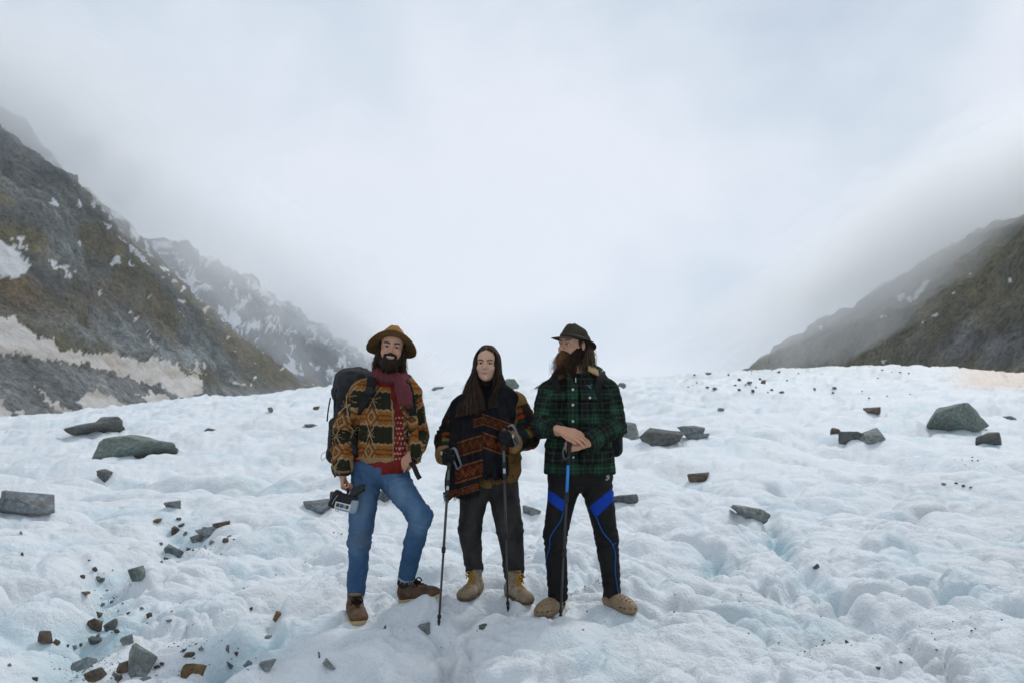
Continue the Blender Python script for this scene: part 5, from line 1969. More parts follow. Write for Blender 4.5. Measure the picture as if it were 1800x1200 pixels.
    sh = solid('shawl', S, 0.0052, CLOTH, p, paint=sp, cuts=[scut],
               disp=lambda V: 0.010 * np.sin(V[:, 0] * 95 + 5 * fbm(V[:, 0] * 5, V[:, 1] * 5, V[:, 2] * 3.0, 2, 82)) * sstep(J(850, 690)[2], J(850, 730)[2], V[:, 2]) + 0.006 * fbm(V[:, 0] * 14, V[:, 1] * 14, V[:, 2] * 8, 3, 83))
    fr, fc = [], []
    for cx, w_, y0, off, n_, L in ((812, 30, 867, -0.165, 80, 0.05), (870, 21, 834, -0.185, 70, 0.055), (784, 5, 866, -0.13, 16, 0.055)):
        for i in range(n_):
            x = cx + rng.uniform(-w_, w_)
            q = J(x, y0 - 2 - (0.16 * (x - cx) if cx == 812 else 0), off + rng.uniform(-0.012, 0.02))
            fr.append(np.array([q, q + V3(rng.normal(0, 0.003), 0, -L * 0.4), q + V3(rng.normal(0, 0.008), 0, -L * (0.7 + 0.5 * rng.random()))]))
            fc.append(np.array((0.010, 0.009, 0.010)) * (0.8 + 0.8 * rng.random()))
    strands('fringe', fr, 0.0024, CLOTH, sh, fc, rng)['kind'] = 'stuff'

    # gloves
    for h in (hR, hL):
        g = solid('glove', hand_prims(**h, fat=0.0032) + [cap(np.asarray(h['wrist']) - unit(h['fwd']) * 0.03, np.asarray(h['wrist']), 0.034, 0.032, k=0.01)], 0.0036, NYLON, p, col=(0.011, 0.011, 0.012))
        f, n_ = unit(h['fwd']), np.asarray(h['palm'], float)
        t = unit(np.cross(f, n_) * h['thumb_side'])
        c = np.asarray(h['wrist']) + f * 0.055 + t * 0.022 - unit(n_) * 0.020
        solid('cuff_tab', [rbox(c, (0.006, 0.010, 0.010), rotm(20, 10, 0), 0.002, k=0)], 0.0022, NYLON, g, col=(0.55, 0.56, 0.56))

    # hair: a close cap, then long locks drawn from the parting down both sides
    dark = np.array((0.021, 0.0145, 0.0115))
    H = [ell((0, 0.022, 0.045), (0.0765, 0.0975, 0.0875), k=0.0), ell((0, 0.045, -0.06), (0.078, 0.066, 0.11), k=0.03)]
    for s in (-1, 1):
        H += [ell((s * 0.060, -0.010, 0.000), (0.012, 0.048, 0.078), k=0.015), ell((s * 0.060, -0.016, -0.10), (0.016, 0.034, 0.07), k=0.02)]
    H += [ell((0, -0.095, -0.024), (0.0535, 0.060, 0.0770), k=0.010, sub=True)]
    HF = [cap(J(837, 662, 0.0), J(838, 690, -0.070), 0.014, 0.022, k=0.03, flat=((0, 1, 0), 0.6)), cap(J(838, 690, -0.075), J(834, 725, -0.150), 0.026, 0.030, k=0.03, flat=((0, 1, 0), 0.35)),
          cap(J(877, 662, 0.01), J(874, 690, -0.065), 0.012, 0.018, k=0.03, flat=((0, 1, 0), 0.6)), cap(J(874, 690, -0.075), J(867, 710, -0.148), 0.018, 0.018, k=0.03, flat=((0, 1, 0), 0.4))]
    Vh, Qh = nets(xf(H, HM, HO, HS) + HF, 0.005)
    hd = mesh_np('hair', relax(Vh, Qh, 1), Qh, HAIR, p, col=dark)
    cs, cc = [], []
    W = lambda q: np.asarray(q) * HS @ HM.T + HO
    for sg, n, fi, fo in ((-1, 700, [(839, 674, -0.110), (850, 702, -0.175), (854, 740, -0.195)], [(819, 680, -0.03), (806, 715, -0.13), (799, 750, -0.17)]),
                          (1, 560, [(875, 674, -0.110), (862, 702, -0.175), (858, 732, -0.195)], [(888, 680, 0.0), (884, 703, -0.06), (877, 724, -0.15)])):
        for i in range(n):
            t = rng.random() ** 0.8
            y0 = -0.070 + 0.135 * t
            zt = 0.1365 - 9.5 * max(-(y0 - 0.022), 0) ** 2 * 0.5 - 2.0 * max(y0 - 0.022, 0) ** 2
            up = [(sg * 0.002, y0, zt), (sg * 0.038, y0 - 0.004, zt - 0.011), (sg * (0.064 + 0.014 * min(t * 2, 1)), y0 * 0.95 + 0.004, 0.072), (sg * (0.070 + 0.022 * min(t * 2, 1)), -0.048 + 0.075 * t, 0.015),
                  (sg * (0.070 + 0.034 * t), -0.050 + 0.060 * t, -0.055)]
            lift = 1.0 + 0.03 * rng.random()
            pts = [W(np.array(q) * (lift if k else 1.01)) for k, q in enumerate(up)]
            tt = np.clip(t + rng.normal(0, 0.12), 0, 1)
            pts += [J(*a_) * (1 - tt) + J(*b_) * tt + V3(rng.normal(0, 0.004), -abs(rng.normal(0, 0.008)), rng.normal(0, 0.004)) for a_, b_ in zip(fi, fo)]
            c = spline(pts, 15)
            m = int(15 * (0.86 + 0.14 * rng.random()))
            c = c[:m]
            c[:, 0] += np.linspace(0, 0.0035, len(c)) * np.sin(np.linspace(0, rng.uniform(4, 10), len(c)) + rng.random() * 6)
            cs.append(c)
            cc.append(dark * (0.6 + 1.3 * rng.random()) + np.array((0.060, 0.035, 0.019)) * (rng.random() > 0.66))
    for i in range(0):
        t = rng.random()
        c = spline([J(840, 622, -0.03), J(832 - 2 * t, 640, -0.03), J(826 - 3 * t, 662, -0.03), J(816 - 6 * t, 688, -0.08), J(806 - 4 * t, 704, -0.10)], 14)
        cs.append(c + rng.normal(0, 0.002, 3))
        cc.append(dark)
    strands('hair_lock', cs, 0.0014, HAIR, hd, cc, rng, taper=0.5)

    # poles
    f, n_ = unit(fR), unit(V3(1, 0, 0))
    cR = wrR + unit(fR) * 0.078 + V3(1, 0, 0) * 0.030
    cL = wrL + unit(fL) * 0.078 + unit(V3(-1, 0.2, 0)) * 0.030
    tipR, tipL = at(771, 1101, 4.68), at(893, 1075, 5.0)
    shafts = [(0.22, 0.0088, (0.45, 0.48, 0.46)), (0.5, 0.0080, (0.045, 0.036, 0.032)), (1.0, 0.0068, (0.030, 0.025, 0.024))]
    dk = [(0.10, 0.0088, (0.08, 0.10, 0.08)), (0.17, 0.0088, (0.50, 0.53, 0.50)), (0.55, 0.0080, (0.045, 0.036, 0.032)), (1.0, 0.0068, (0.030, 0.025, 0.024))]

    def strap(c, ax, sx, W):
        return [([c - ax * 0.055, c - ax * 0.06 + V3(sx * 0.03, -0.02, 0), c + V3(sx * 0.060, -0.015, -0.005), c + V3(sx * 0.070, 0.0, -0.045), c + V3(sx * 0.05, 0.0, -0.070), c + V3(sx * 0.035, -0.01, -0.035), c - ax * 0.03],
                 [V3(0, -.5, 1), V3(.3 * sx, -1, .6), V3(1 * sx, -.8, 0.2), V3(1 * sx, -.5, -.2), V3(0, -.4, -1), V3(-1 * sx, -.8, 0), V3(0, -.5, 1)])]
    axR, axL = unit(tipR - cR), unit(tipL - cL)
    trek_pole('dark trekking pole planted between the jeans boot and the hiking boots', cR - axR * 0.06, tipR, (0.020, 0.020, 0.019), dk, None, strap(cR, axR, 1, 0.02), True, 'trekking poles')
    trek_pole('dark trekking pole in front of the charcoal trousers, beside the laced boot', cL - axL * 0.06, tipL, (0.020, 0.020, 0.019), dk, None, strap(cL + V3(0.03, 0.03, 0.02), axL, 1, 0.02), True, 'trekking poles')
    return p


# ------------------------------------------------------------------ person in the green plaid jacket
def person_plaid():
    D = 5.0
    J = lambda x, y, off=0.0: at(x, y, D + off)
    rng = np.random.default_rng(31)
    skin = (0.49, 0.28, 0.185)
    HM, HO, HS = rotm(-47, -4, 0), J(1008, 608, 0.0), 0.97
    shR, elR, wrR = J(968, 692, 0.02), J(954, 746, -0.03), J(981, 758, -0.19)
    shL, elL, wrL = J(1067, 690, 0.02), J(1079, 750, -0.02), J(1032, 777, -0.20)
    hipR, knR, anR = J(992, 850, 0.03), J(976, 940, -0.02), J(981, 1052, 0.0)
    hipL, knL, anL = J(1048, 850, 0.03), J(1066, 942, -0.02), J(1077, 1046, 0.0)
    body = [cap(J(1016, 680, 0.04), J(1012, 632, 0.02), 0.066, 0.062, k=0.02)] + xf(head_prims(), HM, HO, HS)
    body += [cap(J(975, 692, 0.03), J(1060, 690, 0.03), 0.055, k=0.03), cap(J(1016, 700, 0.03), J(1018, 790, 0.03), 0.11, 0.105, k=0.05, flat=((0, 1, 0), 0.75)),
             cap(shR, elR, 0.045, 0.036, k=0.03), cap(elR, wrR, 0.036, 0.027, k=0.01), cap(shL, elL, 0.045, 0.036, k=0.03), cap(elL, wrL, 0.036, 0.027, k=0.01),
             cap(hipR, knR, 0.06, 0.045, k=0.02), cap(knR, anR, 0.045, 0.036, k=0.02), cap(hipL, knL, 0.06, 0.045, k=0.02), cap(knL, anL, 0.045, 0.036, k=0.02)]
    # the lower hand closed on the pole head, the upper one laid over it
    body += hand_prims(wrL, (-1.0, -0.18, 0.0), (0.0, 0.75, -0.45), thumb_side=1, curl=(34, 62, 40), s=1.0, spread=1, thumb=(20, 10))
    body += hand_prims(wrR + V3(0.012, -0.035, 0.012), (0.90, -0.22, -0.28), (-0.15, 0.8, -0.55), thumb_side=-1, curl=(16, 22, 14), s=1.02, spread=4, thumb=(22, 5))

    def paint(V, N):
        L = (V - HO) @ HM / HS
        h = head_paint(L, skin, lips=(0.33, 0.15, 0.12), brow=(0.07, 0.04, 0.022), browthick=0.0045, rosy=0.8)
        h[np.linalg.norm(L, axis=1) > 0.2] = np.array(skin) * (1.0, 0.93, 0.90)
        return h
    p = solid('person', body, 0.0044, SKIN, None, paint=paint, zfine=[(HO[2] - 0.15, 3), (wrL[2] - 0.08, wrR[2] + 0.06)], smooth_it=0)
    set_origin(p, J(1020, 1085, 0))
    tag(p, 'bearded person in green plaid jacket and dark hat looking sideways, wearing tan clogs', 'person', 'three hikers standing on the ice')
    eyes(p, HM, HO, HS, (-0.35, -1, 0.05), iris=(0.04, 0.035, 0.03))

    # trousers with blue panels and piping
    LR, LL = [hipR, knR, anR], [hipL, knL, anL]
    P = [ell(J(1019, 834, 0.03), (0.205, 0.135, 0.10), k=0.0), cap(hipR, knR, 0.100, 0.070, k=0.03), cap(knR, anR, 0.069, 0.059, k=0.02), cap(hipL, knL, 0.100, 0.068, k=0.03), cap(knL, anL, 0.067, 0.056, k=0.02)]

    def cutl(G):
        d1 = (G - (anR + unit(anR - knR) * 0.012)) @ unit(anR - knR)
        d2 = (G - (anL + unit(anL - knL) * 0.012)) @ unit(anL - knL)
        return np.where(G[..., 0] < J(1028, 1000)[0], d1, d2)

    def pc(V, N):
        px, py = to_px(V)
        front = V[:, 1] < D + 0.02
        c = np.tile(np.array((0.0125, 0.0115, 0.0115)), (len(V), 1)) * (1 + 0.6 * fbm(V[:, 0] * 14, V[:, 1] * 14, V[:, 2] * 6, 3, 91))[:, None]
        blue = (in_poly(px, py, [(955, 853), (995, 881), (990, 899), (955, 874)]) | in_poly(px, py, [(1082, 853), (1036, 890), (1047, 909), (1082, 876)])) & front
        c[blue] = (0.006, 0.042, 0.30)
        mark = (np.abs(np.hypot(px - 1068.5, py - 836.0) - 2.0) < 0.9) | (np.abs(py - 841.5 + 0.35 * (px - 1068)) < 1.0) & (np.abs(px - 1068) < 3.2)
        c[mark & front] = (0.42, 0.42, 0.42)
        return c
    tro = solid('trousers', P, 0.0066, NYLON, p, paint=pc, cuts=[cutl],
          disp=add_disp(crease_disp(LR, [np.linalg.norm(knR - hipR) + 0.03, 0.68], 0.006, 0.05, 0.10, 25), crease_disp(LL, [np.linalg.norm(knL - hipL) + 0.04, 0.66, 0.05], 0.006, 0.05, 0.10, 26), fabric_disp(0.005, 8, 27)))
    tv = np.array([v.co[:] for v in tro.data.vertices])
    tpx, tpy = to_px(tv)
    for line in ([(990, 899), (985, 915), (968, 942), (966, 960), (960, 985), (961, 1000)], [(1048, 908), (1060, 935), (1075, 953), (1082, 975), (1081, 1000), (1085, 1030), (1087, 1042)], [(1076, 958), (1083, 953)]):
        pts = []
        for q in spline([(a_, b_, 0) for a_, b_ in line], 26):
            near = np.argsort((tpx - q[0]) ** 2 + (tpy - q[1]) ** 2 + 1e4 * (tv[:, 1] > D + 0.03))[:5]
            pts.append(at(q[0], q[1], tv[near, 1].min() - 0.004))
        tube('piping', pts, 0.0036, NYLON, tro, 6, col=(0.010, 0.085, 0.27))
    M1 = foot_m((-0.62, -0.78, -0.02))
    o1 = at(975, 1075, 4.98)
    tan = (0.235, 0.165, 0.098)
    clog(p, M1, o1, 0.98, tan)
    rest_on(M1, o1, 0.98)
    M2 = foot_m((0.60, -0.80, -0.04))
    o2 = at(1079, 1068, 4.98)
    clog(p, M2, o2, 0.98, tan)
    rest_on(M2, o2, 0.98)
    for e_, k_, o_ in ((anR, knR, o1), (anL, knL, o2)):
        tube('sock', [e_ - unit(e_ - k_) * 0.02, e_ + unit(e_ - k_) * 0.03, o_ + V3(0, 0, 0.05)], [0.043, 0.043, 0.040], CLOTH, p, 16, 8, col=(0.012, 0.012, 0.012))

    # plaid jacket
    aR, aL = [shR + V3(0, 0, 0.03), elR, wrR], [shL + V3(0, 0, 0.03), elL, wrL]
    P = [cap(J(1017, 708, 0.03), J(1019, 812, 0.03), 0.188, 0.207, k=0, flat=((0, 1, 0), 0.74)), cap(J(976, 694, 0.03), J(1060, 690, 0.03), 0.082, 0.085, k=0.05),
         cap(J(1019, 800, 0.03), J(1019, 835, 0.03), 0.205, 0.220, k=0.02, flat=((0, 1, 0), 0.72)),
         cap(shR, elR, 0.078, 0.070, k=0.025), cap(elR, J(981, 757, -0.165), 0.069, 0.050, k=0.02), cap(shL, elL, 0.079, 0.072, k=0.025), cap(elL, J(1034, 776, -0.175), 0.071, 0.054, k=0.02),
         cap(J(990, 664, 0.03), J(1042, 662, 0.03), 0.066, 0.066, k=0.05)]
    P += [rbox(J(1007, 750, -0.128), (0.030, 0.014, 0.36), None, 0.010, k=0.01), rbox(J(1043, 803, -0.130), (0.080, 0.016, 0.042), rotm(14), 0.012, k=0.012), rbox(J(983, 803, -0.130), (0.060, 0.016, 0.042), rotm(-14), 0.012, k=0.012),
          rbox(J(1036, 697, -0.105), (0.060, 0.014, 0.026), rotm(12, 6), 0.010, k=0.010), rbox(J(984, 697, -0.105), (0.045, 0.014, 0.026), rotm(-12, 6), 0.010, k=0.010)]
    P += [cap(J(1010, 640, -0.13), J(1011, 670, -0.13), 0.06, 0.018, k=0.015, sub=True)]

    def jcut(G):
        hem = J(1018, 832)[2] - G[..., 2]
        d1, d2 = np.linalg.norm(G - wrR, axis=-1), np.linalg.norm(G - wrL, axis=-1)
        return np.where(d1 < 0.085, (G - wrR) @ unit(wrR - elR) + 0.008, np.where(d2 < 0.085, (G - wrL) @ unit(wrL - elL) + 0.008, hem))

    def jc(V, N):
        u, v, part = garment_charts(V, (J(1019, 832), J(1017, 690)), [(aR, 0.075), (aL, 0.077)], 0.20, 0)
        c = plaid_pattern(u + 0.03 * part, v + 0.02 * part)
        c *= (1 + 0.3 * fbm(V[:, 0] * 40, V[:, 1] * 40, V[:, 2] * 40, 2, 95))[:, None]
        px, py = to_px(V)
        seam = (part == 0) & (V[:, 1] < D) & ((np.abs(py - 814.5) < 0.9) & (px > 1020) & (px < 1066) | (np.abs(py - 704.5) < 0.9) & ((px > 1019) & (px < 1053) | (px > 972) & (px < 996)))
        c[seam] *= 0.35
        mk = in_poly(px, py, [(1033, 675), (1036, 678), (1041, 673), (1038, 679), (1040, 682), (1035, 681)]) & (V[:, 1] < D) & (part == 0)
        c[mk] = (0.13, 0.16, 0.20)
        return c
    jk = solid('jacket', P, 0.0055, CLOTH, p, paint=jc, cuts=[jcut],
               disp=add_disp(crease_disp(aR, [0.22, 0.36], 0.008, 0.045, 0.09, 28), crease_disp(aL, [0.24, 0.38], 0.008, 0.045, 0.09, 29), fabric_disp(0.011, 7, 30), fabric_disp(0.0035, 22, 32)))
    for x, y, off in ((1007, 684, -0.145), (1007, 711, -0.150), (1007, 740, -0.150), (1007.5, 803, -0.150), (1037, 698.5, -0.125)):
        solid('snap_button', [ell(J(x, y, off), (0.0085, 0.006, 0.0085), k=0)], 0.002, METAL, jk, col=(0.50, 0.48, 0.42))
    ribbon('collar', [J(1034, 638, 0.02), J(1042, 646, -0.035), J(1043, 655, -0.100)], [0.045] * 6 + [0.075] * 6, 0.010, [V3(.6, -.5, .6), V3(.5, -.8, .4), V3(.3, -1, .3)], CLOTH, jk, 12, col=(0.30, 0.205, 0.105))
    ribbon('collar', [J(990, 648, 0.02), J(985, 656, -0.05), J(988, 664, -0.09)], 0.04, 0.010, [V3(-.6, -.5, .6), V3(-.5, -.8, .4), V3(-.3, -1, .3)], CLOTH, jk, 12, col=(0.10, 0.07, 0.04))
    solid('undershirt', [cap(J(1012, 672, 0.03), J(1013, 710, 0.03), 0.075, 0.115, k=0)], 0.007, NYLON, p, col=(0.010, 0.010, 0.011), disp=fabric_disp(0.005, 14, 33))
    solid('zip_pull', [cap(J(1012, 664, -0.105), J(1012, 671, -0.118), 0.003, k=0)], 0.0018, METAL, p, col=(0.6, 0.6, 0.6))

    # beard: full and long, ginger at the front
    B = [ell((0, -0.060, -0.085), (0.058, 0.046, 0.040), k=0.0), ell((0, -0.066, -0.135), (0.058, 0.040, 0.050), k=0.04), ell((0, -0.060, -0.185), (0.050, 0.032, 0.050), k=0.05)]
    for s in (-1, 1):
        B += [ell((s * 0.056, -0.024, -0.070), (0.020, 0.042, 0.055), k=0.02), cap((s * 0.066, 0.004, -0.02), (s * 0.060, -0.01, -0.07), 0.012, 0.018, k=0.012),
              cap((0, -0.103, -0.0475), (s * 0.032, -0.090, -0.060), 0.0095, 0.010, k=0.01)]
    B += [ell((0, -0.112, -0.0670), (0.018, 0.016, 0.0060), k=0.003, sub=True)]
    Vb, Qb = nets(xf(B, HM, HO, HS), 0.0042)
    Nb = vnormals(Vb, Qb)
    Lb = (Vb - HO) @ HM / HS

    def bcol(L):
        g = np.exp(-((L[:, 0] + 0.01) / 0.034) ** 2) * sstep(-0.06, -0.10, L[:, 1] + 0.0) * np.exp(-((L[:, 2] + 0.080) / 0.040) ** 2)
        g = np.clip(g * 1.3, 0, 1)
        return np.array((0.030, 0.017, 0.010)) * (1 - g[:, None]) + np.array((0.20, 0.088, 0.028)) * g[:, None]
    bcv = bcol(Lb)
    bd = mesh_np('beard', Vb, Qb, HAIR, p, col=bcv * 0.8)
    cs, idx = fur(Vb, Nb, 1500, 0.050, rng, 1.0, 0.0045, 7, 0.95, keep=(Lb[:, 2] < -0.05) | (np.abs(Lb[:, 0]) > 0.045), wave=1.5)
    strands('beard_hair', cs, 0.0012, HAIR, bd, [bcv[i] * (0.6 + 1.1 * rng.random()) for i in idx], rng)
    # wavy shoulder-length hair
    H = [ell((0, 0.042, 0.02), (0.090, 0.085, 0.085), k=0.0), ell((0, 0.075, -0.05), (0.080, 0.045, 0.08), k=0.04)]
    H += [ell((0.072, 0.000, 0.022), (0.012, 0.030, 0.036), k=0.015), ell((-0.072, 0.000, 0.022), (0.012, 0.030, 0.036), k=0.015), ell((0.062, 0.060, -0.06), (0.036, 0.045, 0.075), k=0.03), ell((0.050, 0.075, -0.12), (0.050, 0.045, 0.05), k=0.04), ell((-0.045, 0.065, -0.12), (0.045, 0.04, 0.05), k=0.04), ell((0.082, 0.012, -0.005), (0.030, 0.024, 0.036), k=0.004, sub=True)]
    Vh, Qh = nets(xf(H, HM, HO, HS), 0.005)
    Nh = vnormals(Vh, Qh)
    Lh = (Vh - HO) @ HM / HS
    hcol = np.array((0.050, 0.034, 0.021))
    hd = mesh_np('hair', Vh, Qh, HAIR, p, col=hcol * 0.6)
    cs, idx = fur(Vh, Nh, 850, 0.075, rng, 1.1, 0.0065, 11, 0.55, keep=(Lh[:, 2] < 0.0) & (Lh[:, 1] > 0.01), wave=2.4)
    strands('hair_lock', cs, 0.0017, HAIR, hd, [hcol * (0.6 + 1.6 * rng.random()) + np.array((0.11, 0.08, 0.05)) * (rng.random() > 0.6) for _ in cs], rng)
    wisps = []
    for i in range(26):
        a = J(982 + rng.uniform(-3, 4), 622 + rng.uniform(-4, 10), -0.02)
        b = J(970 + rng.uniform(-6, 6), 655 + rng.uniform(-6, 10), -0.03)
        c = spline([a, (a + b) / 2 + V3(rng.normal(-0.012, 0.012), 0, 0), b], 14)
        c[:, 0] += 0.006 * np.sin(np.linspace(0, 12, 14) + rng.random() * 6)
        wisps.append(c)
    strands('hair_wisp', wisps, 0.0013, HAIR, hd, [hcol * (0.8 + rng.random()) for _ in wisps], rng)
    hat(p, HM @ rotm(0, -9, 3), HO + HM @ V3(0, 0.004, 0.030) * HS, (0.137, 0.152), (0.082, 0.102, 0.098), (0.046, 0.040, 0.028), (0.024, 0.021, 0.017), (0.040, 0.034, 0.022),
        lambda a: -0.014 * np.sin(a) ** 2 - 0.006 + 0.010 * np.cos(a) ** 2)

    # blue topped pole under the hands
    top, tip = J(1001, 772, -0.235), at(985, 1089, 4.86)
    trek_pole('trekking pole with bright blue upper shaft under clasped hands', top, tip, (0.014, 0.012, 0.012),
              [(0.205, 0.0092, (0.015, 0.20, 0.62)), (0.235, 0.0092, (0.02, 0.13, 0.36)), (0.60, 0.0082, (0.020, 0.018, 0.018)), (1.0, 0.0070, (0.025, 0.024, 0.024))], None,
              [([top + V3(0, 0, -0.02), top + V3(-0.03, -0.01, -0.04), top + V3(-0.040, -0.01, -0.075), top + V3(-0.028, -0.005, -0.115), top + V3(-0.005, 0, -0.10)], [V3(-1, -.2, 0)] * 5)], True, 'trekking poles', grip_len=0.15)
    return p


def backpack_grey():
    D = 5.0
    J = lambda x, y, off=0.0: at(x, y, D + off)
    root = empty('backpack', J(1025, 820, 0.28))
    tag(root, 'dark backpack mostly hidden behind the person in green plaid', 'backpack', 'backpacks worn by the hikers')
    blk = (0.012, 0.012, 0.013)
    solid('pack_body', [rbox(J(1026, 745, 0.28), (0.165, 0.10, 0.25), None, 0.06, k=0), cap(J(1082, 765, 0.16), J(1082, 790, 0.16), 0.045, 0.05, k=0.03)], 0.010, NYLON, root, col=(0.020, 0.021, 0.022), disp=fabric_disp(0.008, 9, 51))
    solid('lid', [ell(J(1028, 676, 0.23), (0.140, 0.10, 0.06), None, k=0)], 0.010, NYLON, root, col=(0.07, 0.085, 0.10), disp=fabric_disp(0.008, 11, 52))
    ribbon('shoulder_strap', [J(1054, 652, 0.09), J(1057, 655, -0.02), J(1054, 668, -0.085), J(1051, 684, -0.105), J(1053, 698, -0.10), J(1057, 712, -0.06)], [0.052] * 10 + [0.05, .048, .046, .044, .042, .04, .038, .036, .034, .032, .03, .028, .026, .024, .022, .02], 0.012,
           [V3(0, -.1, 1), V3(0, -.5, 1), V3(0, -1, .4), V3(0, -1, .1), V3(.2, -1, 0), V3(.5, -1, 0)], NYLON, root, 26, col=blk)
    ribbon('load_strap', [J(1056, 647, 0.13), J(1057, 652, 0.0), J(1058, 662, -0.06)], 0.022, 0.005, [V3(0, -.2, 1), V3(0, -.6, 1), V3(0, -1, .3)], NYLON, root, 12, col=(0.16, 0.19, 0.22))
    ribbon('shoulder_strap', [J(978, 656, 0.09), J(976, 660, -0.02), J(978, 674, -0.08), J(981, 686, -0.095), J(980, 698, -0.09), J(976, 710, -0.05)], [0.046] * 10 + [0.045, .044, .043, .042, .040, .038, .036, .034, .032, .03, .028, .026, .024, .022, .02, .018], 0.012,
           [V3(0, -.1, 1), V3(0, -.5, 1), V3(0, -1, .4), V3(0, -1, .1), V3(-.2, -1, 0), V3(-.5, -1, 0)], NYLON, root, 26, col=blk)
    tube('side_cord', [J(1084, 775, 0.1), J(1089, 783, 0.09), J(1088, 795, 0.09), J(1083, 800, 0.1)], 0.004, NYLON, root, 6, 12, col=blk)
    return root

# ------------------------------------------------------------------ stones on the ice
def hit(px, py):
    """where the sight line through px, py meets the ice"""
    d = np.geomspace(2.6, 120, 900)
    pts = np.array([at(px, py, k) for k in d])
    below = pts[:, 2] < height(pts[:, 0], pts[:, 1])
    i = int(np.argmax(below)) if below.any() else 700
    return pts[i]


def rock_material():
    m = Mat('stone', rough=0.85, spec=0.25)
    c = m.attr('Col')
    n = m.noise(14, 6, 0.7)
    n2 = m.noise(70, 4, 0.65)
    n3 = m.noise(4, 3, 0.5, stretch=(1, 1, 5))
    k = m.math('MULTIPLY', m.ramp(n, [(0.3, 0.45), (0.7, 1.55)]), m.ramp(n2, [(0.3, 0.75), (0.7, 1.25)]))
    col = m.mix(1.0, c, k, 'MULTIPLY')
    col = m.mix(m.math('MULTIPLY', m.ramp(n3, [(0.52, 0.0), (0.62, 1.0)]), 0.45), col, (0.16, 0.11, 0.065))
    m.color(col)
    m.bump(m.math('ADD', n, m.math('MULTIPLY', n2, 0.4)), 0.8, 0.02)
    return m.m


STONE = rock_material()
GREY, DARK, BROWN, OCHRE, GREEN, SLATE = (0.185, 0.205, 0.198), (0.090, 0.100, 0.100), (0.110, 0.084, 0.064), (0.195, 0.125, 0.062), (0.145, 0.180, 0.162), (0.155, 0.178, 0.190)


def stone_mesh(seed, sx, sy, sz, slab=0.0, sub=3, pointy=0.0):
    rng = np.random.default_rng(seed)
    n = 11
    P = rng.normal(0, 1, (n, 3))
    P /= np.linalg.norm(P, axis=1, keepdims=True) + 1e-9
    P = np.sign(P) * np.abs(P) ** 0.75
    P *= rng.uniform(0.78, 1.0, (n, 1))
    if slab:
        P[:, 2] = np.sign(P[:, 2]) * np.minimum(np.abs(P[:, 2]) * 1.6, 0.75) * (1 + 0.25 * P[:, 0] * slab)
    if pointy:
        P[:, 2] += pointy * np.exp(-((P[:, 0] - 0.35) / 0.35) ** 2)
    bm = bmesh.new()
    for p in P:
        bm.verts.new(p)
    bmesh.ops.convex_hull(bm, input=list(bm.verts))
    for v in [v for v in bm.verts if not v.link_faces]:
        bm.verts.remove(v)
    bmesh.ops.bevel(bm, geom=list(bm.edges), offset=0.035, segments=1, profile=0.5, affect='EDGES')
    bmesh.ops.triangulate(bm, faces=list(bm.faces))
    if sub > 1:
        bmesh.ops.subdivide_edges(bm, edges=[e for e in bm.edges if e.calc_length() > 0.22], cuts=sub, use_grid_fill=True)
        bmesh.ops.triangulate(bm, faces=list(bm.faces))
    V = np.array([v.co[:] for v in bm.verts])
    bm.verts.index_update()
    Fc = np.array([[v.index for v in f.verts] for f in bm.faces])
    bm.free()
    r = unit(V.mean(0) + 1e-6)
    N = V / (np.linalg.norm(V, axis=1, keepdims=True) + 1e-9)
    s = seed * 3.7
    st = np.round((V[:, 2] * 5 + 1.2 * fbm(V[:, 0] + s, V[:, 1], V[:, 2], 2, 3))) * 0.0
    dsp = 0.055 * fbm(V[:, 0] * 1.6 + s, V[:, 1] * 1.6, V[:, 2] * 1.6, 3, seed % 50) + 0.05 * (1 - np.abs(noise(V[:, 0] * 2.4 + s, V[:, 1] * 2.4, V[:, 2] * 5, seed % 40)) * 2) + 0.03 * fbm(V[:, 0] * 6 + s, V[:, 1] * 6, V[:, 2] * 6, 2, 5)
    V = V + N * (dsp + st)[:, None]
    lo, hi = V.min(0), V.max(0)
    V = (V - (lo + hi) / 2) / (hi - lo) * 2
    return V * np.array([sx, sy, sz]), Fc


def stone(px, py, w, h, colr, label, seed, group=None, depth=None, slab=0.0, tilt=0.0, yaw=None, pointy=0.0, sink=0.33, name='rock', sub=2, p=None):
    """a stone whose visible foot is at px, py and whose outline is w x h frame pixels"""
    p = hit(px, py) if p is None else p
    k = p[1] / F
    sx, sz = w * k / 2, h * k / 2 * (1 + sink)
    sy = depth / 2 if depth else min(sx * 0.8, max(sz * 2.2, sx * 0.55))
    V, Fc = stone_mesh(seed, sx, sy, sz, slab, sub, pointy)
    M = rotm(yaw if yaw is not None else (seed * 37) % 30 - 15, 0, tilt)
    V = V @ M.T
    c = p + V3(0, sy * 0.7, 0)
    zc = float(height(np.array([c[0]]), np.array([c[1]]))[0])
    c[2] = zc + sz * (1 - 2 * sink) - 0.02 * sx
    W = V + c
    n = fbm(V[:, 0] / sx * 1.5 + seed, V[:, 1] / sx * 1.5, V[:, 2] / sx * 3, 3, 9)
    col = np.asarray(colr) * (1 + 0.45 * n)[:, None]
    o = mesh_np(name, W, Fc, STONE, None, smooth=False, col=col)
    set_origin(o, (c[0], c[1], c[2] - sz))
    tag(o, label, 'rock', group)
    return o


